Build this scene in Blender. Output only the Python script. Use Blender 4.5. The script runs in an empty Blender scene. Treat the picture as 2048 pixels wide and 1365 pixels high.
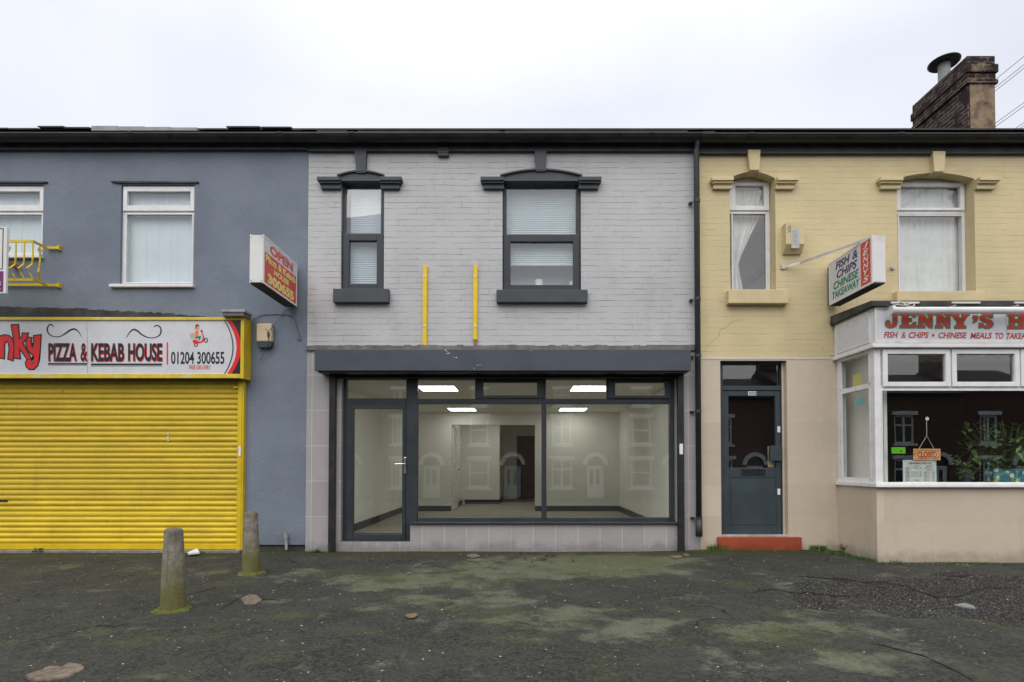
import bpy, bmesh, math, random
from mathutils import Vector, Matrix, noise
R = math.radians
random.seed(7)
S = bpy.context.scene
COL = S.collection

# ---------------------------------------------------------------- camera
F, PITCH, PPX, HZ, CAMD, CAMH = 1085.0, R(1.2), 1045.0, 930.0, 7.0, 1.116
PPY = HZ - F*math.tan(PITCH)
cd = bpy.data.cameras.new('camera'); cam = bpy.data.objects.new('camera', cd); COL.objects.link(cam)
cam.location = (0, -CAMD, CAMH); cam.rotation_euler = (R(90)+PITCH, 0, 0)
cd.sensor_width = 36; cd.lens = 36*F/2048
cd.shift_x = (1024-PPX)/2048; cd.shift_y = (PPY-682.5)/2048
cd.clip_start = .05; cd.clip_end = 600
S.camera = cam
# ---------------------------------------------------------------- sky, sun, exposure
SUN_EL, SUN_RZ = R(48), R(-25)
w = bpy.data.worlds.new('World'); S.world = w; w.use_nodes = True
nt = w.node_tree; nt.nodes.clear()
out = nt.nodes.new('ShaderNodeOutputWorld'); add = nt.nodes.new('ShaderNodeAddShader')
b1 = nt.nodes.new('ShaderNodeBackground'); b2 = nt.nodes.new('ShaderNodeBackground')
sky = nt.nodes.new('ShaderNodeTexSky'); sky.sky_type = 'NISHITA'; sky.sun_disc = False
sky.sun_elevation = SUN_EL; sky.sun_rotation = R(180)+SUN_RZ; sky.air_density = 1; sky.dust_density = 4
b1.inputs[1].default_value = .05
tc = nt.nodes.new('ShaderNodeTexCoord'); sep = nt.nodes.new('ShaderNodeSeparateXYZ')
nz = nt.nodes.new('ShaderNodeTexNoise'); nz.inputs['Scale'].default_value = 2.2; nz.inputs['Detail'].default_value = 5; nz.inputs['Roughness'].default_value = .45
rp = nt.nodes.new('ShaderNodeValToRGB')
rp.color_ramp.elements[0].position = .34; rp.color_ramp.elements[0].color = (.79, .795, .845, 1)
rp.color_ramp.elements[1].position = .62; rp.color_ramp.elements[1].color = (.945, .95, .985, 1)
zen = nt.nodes.new('ShaderNodeMapRange'); zen.inputs[1].default_value = .55; zen.inputs[2].default_value = 1.0; zen.inputs[3].default_value = .92; zen.inputs[4].default_value = 1.9
L = nt.links.new
L(tc.outputs['Generated'], nz.inputs['Vector']); L(tc.outputs['Generated'], sep.inputs[0])
L(nz.outputs[0], rp.inputs[0]); L(sep.outputs[2], zen.inputs[0])
L(sky.outputs[0], b1.inputs[0]); L(rp.outputs[0], b2.inputs[0]); L(zen.outputs[0], b2.inputs[1])
L(b1.outputs[0], add.inputs[0]); L(b2.outputs[0], add.inputs[1]); L(add.outputs[0], out.inputs[0])
sd = bpy.data.lights.new('sun', 'SUN'); sd.energy = 1.3; sd.angle = R(50); sd.color = (1, .97, .93)
sun = bpy.data.objects.new('sun', sd); COL.objects.link(sun); sun.rotation_euler = (R(90)-SUN_EL, 0, SUN_RZ)
vs = S.view_settings; vs.view_transform = 'Standard'; vs.look = 'None'; vs.exposure = 0.0; vs.gamma = 1
S.render.film_transparent = False
S.cycles.max_bounces = 12; S.cycles.transparent_max_bounces = 16; S.cycles.diffuse_bounces = 8; S.cycles.glossy_bounces = 4
S.cycles.caustics_reflective = False; S.cycles.caustics_refractive = False

# ---------------------------------------------------------------- helpers: picture measurements to metres on a plane Y
def P(px, py, Y=0.0):
    dx = (px-PPX)/F; du = (PPY-py)/F
    dy = math.cos(PITCH) - math.sin(PITCH)*du; dz = math.sin(PITCH) + math.cos(PITCH)*du
    t = (Y+CAMD)/dy
    return Vector((dx*t, Y, CAMH+dz*t))
def X(px, Y=0.0, py=700): return P(px, py, Y).x
def Z(py, Y=0.0): return P(1045, py, Y).z
def rect(a, b, c, d, Y=0.0):           # px0,py0,px1,py1 -> x0,x1,z0,z1
    m = (b+d)/2
    return X(a, Y, m), X(c, Y, m), Z(d, Y), Z(b, Y)

# ---------------------------------------------------------------- materials
MATS = {}
class NB:
    def __init__(s, name):
        s.m = bpy.data.materials.new(name); s.m.use_nodes = True; s.t = s.m.node_tree; s.t.nodes.clear()
        s.o = s.t.nodes.new('ShaderNodeOutputMaterial'); s.b = s.t.nodes.new('ShaderNodeBsdfPrincipled')
        s.t.links.new(s.b.outputs[0], s.o.inputs[0]); s.c = s.t.nodes.new('ShaderNodeTexCoord').outputs['Object']
    def n(s, ty, **kw):
        x = s.t.nodes.new(ty)
        for k, v in kw.items():
            if isinstance(k, str) and hasattr(x, k): setattr(x, k, v)
        return x
    def set(s, sock, v):
        if hasattr(v, 'links') or isinstance(v, bpy.types.NodeSocket): s.t.links.new(v, sock)
        else:
            if sock.type == 'RGBA' and len(v) == 3: v = (*v, 1)
            sock.default_value = v
    def noise(s, scale, detail=4, rough=.55, vec=None, dist=0):
        x = s.n('ShaderNodeTexNoise'); s.set(x.inputs['Vector'], vec or s.c)
        x.inputs['Scale'].default_value = scale; x.inputs['Detail'].default_value = detail; x.inputs['Roughness'].default_value = rough
        x.inputs['Distortion'].default_value = dist
        return x.outputs[0]
    def vor(s, scale, feature='F1', vec=None, rnd=1.0):
        x = s.n('ShaderNodeTexVoronoi'); x.feature = feature; s.set(x.inputs['Vector'], vec or s.c); x.inputs['Scale'].default_value = scale
        x.inputs['Randomness'].default_value = rnd
        return x
    def math(s, op, a, b=0.0, c=None, clamp=False):
        x = s.n('ShaderNodeMath'); x.operation = op; x.use_clamp = clamp; s.set(x.inputs[0], a); s.set(x.inputs[1], b)
        if c is not None: s.set(x.inputs[2], c)
        return x.outputs[0]
    def ramp(s, v, lo, hi, a=0.0, b=1.0):
        x = s.n('ShaderNodeMapRange'); x.interpolation_type = 'SMOOTHSTEP'; s.set(x.inputs[0], v)
        for i, q in enumerate((lo, hi, a, b)): x.inputs[i+1].default_value = q
        return x.outputs[0]
    def mix(s, f, a, b, mode='MIX'):
        x = s.n('ShaderNodeMix'); x.data_type = 'RGBA'; x.blend_type = mode
        s.set(x.inputs[0], f); s.set(x.inputs[6], a); s.set(x.inputs[7], b)
        return x.outputs[2]
    def xyz(s):
        x = s.n('ShaderNodeSeparateXYZ'); s.set(x.inputs[0], s.c); return x.outputs
    def comb(s, a, b, c=0.0):
        x = s.n('ShaderNodeCombineXYZ'); s.set(x.inputs[0], a); s.set(x.inputs[1], b); s.set(x.inputs[2], c); return x.outputs[0]
    def bump(s, h, strength=.3, dist=.01, nrm=None):
        x = s.n('ShaderNodeBump'); x.inputs['Strength'].default_value = strength; x.inputs['Distance'].default_value = dist
        s.set(x.inputs['Height'], h)
        if nrm: s.set(x.inputs['Normal'], nrm)
        return x.outputs[0]
    def done(s, col=None, rough=None, nrm=None, spec=.3, metal=0):
        if col is not None: s.set(s.b.inputs['Base Color'], col)
        if rough is not None: s.set(s.b.inputs['Roughness'], rough)
        if nrm is not None: s.set(s.b.inputs['Normal'], nrm)
        s.b.inputs['Specular IOR Level'].default_value = spec; s.b.inputs['Metallic'].default_value = metal
        MATS[s.m.name] = s.m; return s.m

def mix3(c, k): return tuple(min(1, x*k) for x in c)
def simple(name, col, rough=.5, var=.12, scale=6, bump=.05, bscale=120, spec=.35, metal=0, dirt=None, dirtamt=.35, dscale=2.5):
    b = NB(name)
    c = b.mix(b.ramp(b.noise(scale, 5), .3, .7), mix3(col, 1-var), mix3(col, 1+var))
    if dirt: c = b.mix(b.ramp(b.noise(dscale, 7, .65), .5, .72, 0, dirtamt), c, dirt)
    nrm = b.bump(b.noise(bscale, 3), bump, .003) if bump else None
    return b.done(c, b.ramp(b.noise(scale*2, 3), .2, .8, max(0, rough-.1), min(1, rough+.1)), nrm, spec, metal)

def render_mat(name, col):
    b = NB(name); x = b.xyz()
    c = b.mix(b.ramp(b.noise(1.1, 6, .6), .3, .7), mix3(col, .86), mix3(col, 1.1))
    st = b.noise(1, 5, .6, b.comb(b.math('MULTIPLY', x[0], 6), 0, b.math('MULTIPLY', x[2], .8)))
    c = b.mix(b.ramp(st, .5, .75, 0, .22), c, mix3(col, .72))
    c = b.mix(b.ramp(b.noise(70, 4, .7), .35, .7, .0, .3), c, mix3(col, .72))
    c = b.mix(b.ramp(b.noise(.55, 7, .65), .52, .64, 0, .22), c, (.20, .215, .235))
    dz = b.math('ADD', x[2], b.math('MULTIPLY', b.math('SUBTRACT', b.noise(4, 6, .7), .5), -.6)); c = b.mix(b.ramp(dz, .05, .35, .5, 0), c, mix3(col, .55))
    sp = b.vor(1.7).outputs[0]; c = b.mix(b.ramp(sp, .012, .03, .7, 0), c, (.05, .05, .05))
    h = b.math('ADD', b.noise(60, 4, .6), b.math('MULTIPLY', b.noise(9, 3), .9))
    return b.done(c, .85, b.bump(h, .6, .012), .2)

def brick_mat(name, col, mortar, joint=.55, course=.0758, width=.235, z0=0., bumps=.7, fade=.5):
    b = NB(name); x = b.xyz()
    wob = b.math('MULTIPLY', b.math('SUBTRACT', b.noise(1.3, 4), .5), .07)
    rowid = b.math('FLOOR', b.math('DIVIDE', b.math('ADD', x[2], -z0), course))
    nrow = b.noise(1.0, 4, .6, b.comb(b.math('MULTIPLY', x[0], 3.2), b.math('MULTIPLY', x[2], 5.5)))
    wob2 = b.math('ADD', b.math('MULTIPLY', b.math('SUBTRACT', nrow, .5), .030), b.math('MULTIPLY', b.math('SUBTRACT', b.noise(13, 3), .5), .010))
    v = b.comb(b.math('ADD', x[0], wob), b.math('ADD', b.math('ADD', x[2], -z0), b.math('ADD', b.math('MULTIPLY', wob, .35), wob2)))
    br = b.n('ShaderNodeTexBrick'); b.set(br.inputs['Vector'], v); br.offset = .5
    for k, q in (('Color1', (1, 1, 1, 1)), ('Color2', (.93, .93, .93, 1)), ('Mortar', (0, 0, 0, 1)), ('Scale', 1.), ('Mortar Size', .0035), ('Mortar Smooth', .6), ('Brick Width', width), ('Row Height', course)):
        br.inputs[k].default_value = q
    br2 = b.n('ShaderNodeTexBrick'); b.set(br2.inputs['Vector'], v); br2.offset = .5
    for k, q in (('Color1', (0, 0, 0, 1)), ('Color2', (1, 1, 1, 1)), ('Mortar', (.5, .5, .5, 1)), ('Scale', 1.), ('Mortar Size', .0), ('Brick Width', width), ('Row Height', course)):
        br2.inputs[k].default_value = q
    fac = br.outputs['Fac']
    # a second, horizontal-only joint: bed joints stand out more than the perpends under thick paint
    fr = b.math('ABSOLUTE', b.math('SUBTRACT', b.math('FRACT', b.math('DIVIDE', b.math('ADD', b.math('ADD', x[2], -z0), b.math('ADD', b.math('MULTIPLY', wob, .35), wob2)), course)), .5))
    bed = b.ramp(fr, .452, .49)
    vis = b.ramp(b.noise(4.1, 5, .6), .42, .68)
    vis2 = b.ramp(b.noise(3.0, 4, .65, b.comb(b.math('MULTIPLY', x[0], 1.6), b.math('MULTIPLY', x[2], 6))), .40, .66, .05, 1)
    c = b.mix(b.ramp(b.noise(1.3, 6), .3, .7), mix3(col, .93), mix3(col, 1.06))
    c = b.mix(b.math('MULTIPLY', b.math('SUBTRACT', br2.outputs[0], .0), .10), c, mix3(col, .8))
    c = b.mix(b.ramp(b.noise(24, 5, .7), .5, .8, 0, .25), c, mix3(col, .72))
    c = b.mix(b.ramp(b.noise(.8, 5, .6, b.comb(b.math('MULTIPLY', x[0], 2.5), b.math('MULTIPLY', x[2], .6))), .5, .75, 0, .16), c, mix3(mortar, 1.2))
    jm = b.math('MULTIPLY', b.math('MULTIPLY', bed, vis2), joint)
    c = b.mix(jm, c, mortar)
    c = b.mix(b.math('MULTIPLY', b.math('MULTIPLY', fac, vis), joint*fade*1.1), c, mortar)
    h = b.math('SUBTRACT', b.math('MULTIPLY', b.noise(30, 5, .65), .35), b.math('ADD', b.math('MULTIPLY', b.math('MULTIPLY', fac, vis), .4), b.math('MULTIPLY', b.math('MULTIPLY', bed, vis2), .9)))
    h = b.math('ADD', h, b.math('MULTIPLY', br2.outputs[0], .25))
    return b.done(c, .62, b.bump(h, bumps, .012), .3)

def tile_mat(name, col, grout, tw, th, x0, z0, mort=.004, off=0.0, vein=.25, gl=.6, rough=.42):
    b = NB(name); x = b.xyz()
    v = b.comb(b.math('ADD', b.math('ADD', x[0], x[1]), -x0), b.math('ADD', x[2], -z0))
    br = b.n('ShaderNodeTexBrick'); b.set(br.inputs['Vector'], v); br.offset = off
    for k, q in (('Color1', (0, 0, 0, 1)), ('Color2', (1, 1, 1, 1)), ('Mortar', (.5, .5, .5, 1)), ('Scale', 1.), ('Mortar Size', mort), ('Mortar Smooth', .2), ('Brick Width', tw), ('Row Height', th)):
        br.inputs[k].default_value = q
    c = b.mix(br.outputs[0], mix3(col, .93), mix3(col, 1.06))
    vn = b.noise(3.2, 8, .62, b.n('ShaderNodeVectorMath', operation='ADD').outputs[0] if False else None, 1.2)
    c = b.mix(b.ramp(vn, .42, .62, 0, vein), c, mix3(col, .78))
    c = b.mix(b.ramp(b.noise(5.5, 9, .7, None, 1.0), .55, .75, 0, vein), c, mix3(col, 1.22))
    c = b.mix(b.math('MULTIPLY', br.outputs['Fac'], gl), c, grout)
    dz = b.math('ADD', x[2], b.math('MULTIPLY', b.math('SUBTRACT', b.noise(5, 6, .7), .5), -.35))
    c = b.mix(b.ramp(dz, .0, .16, .55, 0), c, mix3(col, .38))
    c = b.mix(b.ramp(b.noise(1, 5, .65, b.comb(b.math('MULTIPLY', b.math('ADD', x[0], x[1]), 7), b.math('MULTIPLY', x[2], .7))), .56, .74, 0, .22), c, mix3(col, .62))
    return b.done(c, rough, b.bump(b.math('MULTIPLY', br.outputs['Fac'], -1), .3, .004), .35)

def glass_mat(name, f0=.062, tint=(.97, .985, .98), wav=.012):
    b = NB(name); b.t.nodes.remove(b.b)
    tr = b.n('ShaderNodeBsdfTransparent'); tr.inputs[0].default_value = (*tint, 1)
    gl = b.n('ShaderNodeBsdfGlossy'); gl.inputs['Roughness'].default_value = .0; gl.inputs[0].default_value = (1, 1, 1, 1)
    lw = b.n('ShaderNodeLayerWeight'); lw.inputs[0].default_value = .5
    fr = b.math('ADD', b.math('MULTIPLY', b.math('POWER', lw.outputs['Facing'], 5.0), 1-f0), f0)
    nr = b.bump(b.noise(1.6, 1), wav, .02); b.t.links.new(nr, gl.inputs['Normal'])
    mx = b.n('ShaderNodeMixShader'); b.t.links.new(fr, mx.inputs[0]); b.t.links.new(tr.outputs[0], mx.inputs[1]); b.t.links.new(gl.outputs[0], mx.inputs[2])
    b.t.links.new(mx.outputs[0], b.o.inputs[0]); MATS[name] = b.m; return b.m
def emit_mat(name, col, st):
    b = NB(name); b.set(b.b.inputs['Emission Color'], col); b.b.inputs['Emission Strength'].default_value = st
    return b.done((.7, .7, .6), .5)

M = {}
M['blue'] = render_mat('blue_render', (.19, .223, .272))
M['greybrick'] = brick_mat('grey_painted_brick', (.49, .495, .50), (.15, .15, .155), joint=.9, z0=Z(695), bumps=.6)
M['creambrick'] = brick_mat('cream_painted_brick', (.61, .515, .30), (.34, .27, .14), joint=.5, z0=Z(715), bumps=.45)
M['greytile'] = tile_mat('grey_stone_tile', (.36, .345, .345), (.62, .61, .6), .286, .457, X(614), Z(1033.5))
M['beigetile'] = tile_mat('beige_stone_tile', (.575, .485, .38), (.42, .34, .27), 1.2, .40, X(1397), Z(1095), .003, .5, .2, .3, .4)
M['anthracite'] = simple('anthracite_plastic', (.033, .040, .047), .42, .1, 3, .03)
M['greypaint'] = simple('dark_grey_paint', (.056, .064, .073), .55, .12, 5, .25, 60)
M['boxgrey'] = simple('powder_coated_steel', (.062, .072, .09), .4, .1, 1.5, .03)
M['black'] = simple('black_gutter_plastic', (.019, .0195, .0195), .35, .3, 4, .05)
M['blackwood'] = simple('black_painted_board', (.045, .048, .05), .6, .25, 8, .3, 40)
M['rail'] = simple('dark_rail_metal', (.02, .021, .023), .45, .2, 5, .1, dirt=(.08, .06, .05), dirtamt=.3)
M['pipe'] = simple('dark_grey_downpipe', (.04, .045, .048), .5, .15, 4, .08)
M['slate'] = simple('roof_slate', (.045, .04, .04), .7, .3, 5, .4, 30)
M['lead'] = simple('pale_lead_flashing', (.28, .30, .29), .6, .15, 5, .2, 30)
M['upvc'] = simple('white_plastic', (.74, .74, .74), .3, .05, 4, .02, dirt=(.5, .48, .43), dirtamt=.25)
M['whitepanel'] = simple('white_sign_panel', (.60, .615, .645), .28, .03, 3, .0, dirt=(.40, .40, .39), dirtamt=.2)
M['signwhite'] = simple('weathered_white_metal', (.68, .68, .665), .45, .05, 4, .05, dirt=(.34, .34, .3), dirtamt=.4, dscale=6)
M['yellow'] = simple('yellow_gloss_paint', (.66, .47, .018), .4, .08, 3, .05, dirt=(.30, .21, .02), dirtamt=.35, dscale=5)
M['trimyellow'] = simple('worn_yellow_trim', (.66, .50, .04), .45, .1, 6, .1, dirt=(.62, .6, .52), dirtamt=.8, dscale=2.2)
M['battenyellow'] = simple('yellow_painted_timber', (.76, .54, .02), .55, .08, 5, .2, 50)
M['timber'] = simple('raw_split_timber', (.30, .19, .09), .8, .2, 20, .3, 50)
M['concrete'] = simple('concrete', (.22, .205, .18), .9, .2, 9, .5, 60)
M['darkbit'] = simple('bitumen_flashing', (.045, .046, .045), .8, .35, 7, .6, 40, dirt=(.12, .11, .10), dirtamt=.5)
M['ledge'] = simple('weathered_cement_ledge', (.17, .155, .15), .85, .25, 8, .7, 40, dirt=(.08, .08, .075), dirtamt=.6)
M['red'] = simple('red_vinyl', (.70, .02, .018), .4, .05, 6, 0)
M['redsign'] = simple('faded_red_vinyl', (.62, .075, .045), .4, .08, 3, 0)
M['ink'] = simple('black_vinyl', (.016, .017, .02), .4, .05, 6, 0)
M['green'] = simple('green_vinyl', (.012, .22, .10), .4, .1, 6, 0)
M['purpleink'] = simple('purple_vinyl', (.055, .018, .15), .4, .1, 6, 0)
M['boardpurple'] = simple('purple_board_print', (.16, .018, .13), .45, .06, 6, 0)
M['paleyellow'] = simple('pale_yellow_vinyl', (.74, .63, .22), .45, .1, 6, 0)
M['orange'] = simple('orange_vinyl', (.75, .22, .03), .45, .1, 6, 0)
M['skin'] = simple('printed_skin_tone', (.65, .36, .22), .5, .05, 6, 0)
M['cardbox'] = simple('printed_cardboard', (.52, .42, .25), .6, .2, 40, 0)
M['cream'] = simple('cream_plastic', (.62, .50, .32), .5, .06, 5, .05)
M['creampaint'] = simple('cream_gloss_masonry_paint', (.60, .505, .29), .6, .08, 4, .25, 60, dirt=(.42, .32, .15), dirtamt=.35)
M['terracotta'] = tile_mat('red_quarry_tile', (.34, .075, .034), (.20, .07, .045), .235, .4, X(1437), -.2, .004, 0, .15, .8)
M['doorblue'] = simple('slate_blue_door_paint', (.038, .055, .065), .5, .12, 3, .12, 60)
M['chrome'] = simple('polished_metal', (.72, .70, .68), .2, .05, 8, 0, metal=1)
M['bracketmetal'] = simple('galvanised_metal', (.50, .48, .46), .45, .15, 8, .1, metal=.4, dirt=(.25, .13, .07), dirtamt=.5)
M['dullmetal'] = simple('dull_grey_metal', (.30, .31, .32), .5, .15, 8, .1)
M['intwall'] = simple('cream_emulsion', (.80, .795, .745), .9, .03, 2, .05)
M['intceil'] = simple('ceiling_board', (.80, .795, .745), .9, .03, 2, .05)
M['carpet'] = simple('beige_carpet', (.32, .295, .24), .95, .12, 8, .4, 200)
M['darkwood'] = simple('dark_stained_door', (.10, .075, .06), .5, .2, 6, .1)
M['blind'] = simple('pale_fabric_blind', (.66, .73, .78), .8, .04, 4, .1, 200)
M['net'] = simple('net_curtain', (.66, .66, .65), .9, .08, 6, .2, 200)
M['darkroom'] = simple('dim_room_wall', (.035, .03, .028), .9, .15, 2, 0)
M['plaster'] = simple('room_plaster', (.35, .34, .32), .9, .1, 2, 0)
M['upwall'] = simple('upper_room_wall', (.62, .66, .70), .9, .06, 2, 0)
M['printgrey'] = simple('grey_printed_label', (.46, .46, .44), .5, .1, 30, 0)
M['crackline'] = simple('dirty_crack', (.40, .33, .185), .9, .3, 30, .2)
M['deepred'] = simple('deep_red_vinyl', (.42, .045, .026), .4, .08, 4, 0)
M['chimtan'] = simple('old_render', (.23, .165, .11), .9, .3, 6, .8, 30, dirt=(.06, .038, .034), dirtamt=1., dscale=3.6)
M['sticker'] = simple('white_sticker', (.75, .75, .74), .5, .03, 5, 0)
M['lime'] = simple('lime_green_sticker', (.13, .56, .02), .4, .05, 5, 0)
M['cyan'] = simple('cyan_tape', (.12, .50, .52), .5, .1, 5, 0)
M['stickyellow'] = simple('yellow_sticker', (.62, .56, .10), .5, .05, 5, 0)
M['closedorange'] = simple('orange_sign_card', (.80, .42, .14), .5, .05, 5, 0)
M['closedred'] = simple('dark_red_print', (.36, .03, .02), .5, .05, 5, 0)
M['mint'] = simple('pale_mint_board', (.55, .66, .61), .45, .04, 5, 0)
M['moss'] = simple('moss', (.085, .10, .018), .95, .3, 25, .8, 90, dirt=(.04, .05, .01), dirtamt=.6, dscale=30)
M['leaf'] = simple('weed_leaf', (.06, .13, .022), .6, .35, 20, 0)
M['houseplant'] = simple('house_plant_leaf', (.085, .16, .05), .5, .5, 12, 0)
M['deadleaf'] = simple('dead_leaf', (.17, .11, .06), .8, .2, 30, .3, 60)
M['paper'] = simple('white_paper', (.68, .70, .78), .7, .03, 20, 0)
M['stone'] = simple('broken_stone', (.15, .12, .088), .9, .35, 14, .9, 40, dirt=(.05, .047, .038), dirtamt=.8, dscale=9)
M['slateshard'] = simple('grey_slate_piece', (.20, .205, .21), .6, .1, 10, .2, 60)
M['cable'] = simple('old_cable', (.10, .10, .10), .6, .2, 8, 0)
M['cablewhite'] = simple('white_cable', (.60, .59, .55), .5, .1, 8, 0)
M['wire'] = simple('overhead_wire', (.22, .22, .24), .6, .1, 8, 0)
M['glass'] = glass_mat('window_glass')
M['glassup'] = glass_mat('upper_window_glass', .07)
M['panel'] = emit_mat('lit_panel', (1, .985, .90), 6.6)
M['asphalt_road'] = simple('road_asphalt', (.05, .05, .05), .85, .2, 3, .6, 120)
M['kerb'] = simple('kerb_stone', (.2, .19, .18), .85, .2, 8, .5, 60)
M['hbrick'] = brick_mat('brown_brick', (.105, .072, .052), (.16, .14, .12), joint=.5, bumps=.3)
M['hbrick2'] = brick_mat('red_brick', (.115, .058, .048), (.17, .14, .12), joint=.5, bumps=.3)
M['hglass'] = simple('dark_pane', (.02, .022, .025), .1, .1, 3, 0, spec=.6)
M['hwhite'] = simple('white_house_paint', (.84, .85, .87), .5, .05, 4, 0)
M['hdoorblue'] = simple('pale_blue_house_door', (.42, .50, .54), .5, .05, 4, 0)
M['hedge'] = simple('tree_leaf', (.05, .075, .025), .7, .4, 2, 0)
M['bark'] = simple('bark', (.06, .045, .035), .9, .3, 8, .6, 30)

def bollard_mat():
    b = NB('mossy_concrete'); x = b.xyz()
    c = b.mix(b.ramp(b.noise(14, 6, .65), .3, .7), (.17, .155, .13), (.31, .285, .24))
    st = b.noise(1, 5, .6, b.comb(b.math('MULTIPLY', x[0], 30), b.math('MULTIPLY', x[1], 30), b.math('MULTIPLY', x[2], 3)))
    c = b.mix(b.ramp(st, .5, .7, 0, .5), c, (.11, .095, .08))
    hgt = b.math('ADD', x[2], b.math('MULTIPLY', b.math('SUBTRACT', b.noise(9, 5), .5), .5))
    c = b.mix(b.ramp(hgt, .05, .50, .85, 0), c, (.125, .12, .028))
    hd = b.math('ADD', x[2], b.math('MULTIPLY', b.math('SUBTRACT', b.noise(12, 5), .5), .25))
    c = b.mix(b.ramp(hd, .50, .64, 0, .55), c, (.085, .07, .06))
    c = b.mix(b.ramp(b.vor(60).outputs[0], .05, .16, .5, 0), c, (.05, .045, .04))
    return b.done(c, .9, b.bump(b.noise(55, 5, .7), .9, .01), .15)
M['bollard'] = bollard_mat()

def shutter_mat():
    b = NB('yellow_shutter_slats'); x = b.xyz()
    col = (.70, .50, .025)
    c = b.mix(b.ramp(b.noise(2, 6), .3, .7), mix3(col, .9), mix3(col, 1.06))
    gr = b.noise(1, 6, .65, b.comb(b.math('MULTIPLY', x[0], 2.0), 0, b.math('MULTIPLY', x[2], 9)))
    c = b.mix(b.ramp(gr, .42, .75, 0, .45), c, (.33, .24, .03))
    vs_ = b.noise(1, 6, .65, b.comb(b.math('MULTIPLY', x[0], 9), 0, b.math('MULTIPLY', x[2], .8)))
    c = b.mix(b.ramp(vs_, .55, .75, 0, .4), c, (.36, .26, .05))
    c = b.mix(b.ramp(b.noise(45, 5, .7), .62, .78, 0, .5), c, (.30, .19, .04))
    up = b.ramp(b.math('ADD', x[2], b.math('MULTIPLY', b.noise(3, 4), .12)), .68, .74, 0, .3)   # upper slats darker: grime, plus the sign's shade put into the colour
    c = b.mix(up, c, (.34, .25, .03))
    ch = b.vor(2.3).outputs[0]
    c = b.mix(b.ramp(ch, .02, .05, .6, 0), c, (.12, .07, .03))
    return b.done(c, .42, b.bump(b.noise(30, 4), .06, .003), .35)
M['shutter'] = shutter_mat()

def chimney_mat():
    b = NB('sooty_chimney_brick'); x = b.xyz()
    v = b.comb(b.math('ADD', x[0], x[1]), x[2])
    br = b.n('ShaderNodeTexBrick'); b.set(br.inputs['Vector'], v)
    for k, q in (('Color1', (.022, .014, .015, 1)), ('Color2', (.07, .042, .038, 1)), ('Mortar', (.20, .17, .13, 1)), ('Scale', 1.), ('Mortar Size', .007), ('Brick Width', .23), ('Row Height', .078)):
        br.inputs[k].default_value = q
    c = b.mix(b.ramp(b.noise(5, 5), .46, .6), br.outputs[0], (.028, .019, .02))
    c = b.mix(b.ramp(b.noise(2.6, 6, .65), .57, .68, 0, .85), c, (.24, .18, .12))
    h = b.math('SUBTRACT', b.noise(22, 5), br.outputs['Fac'])
    return b.done(c, .9, b.bump(h, .8, .02), .15)
M['chimney'] = chimney_mat()

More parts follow.
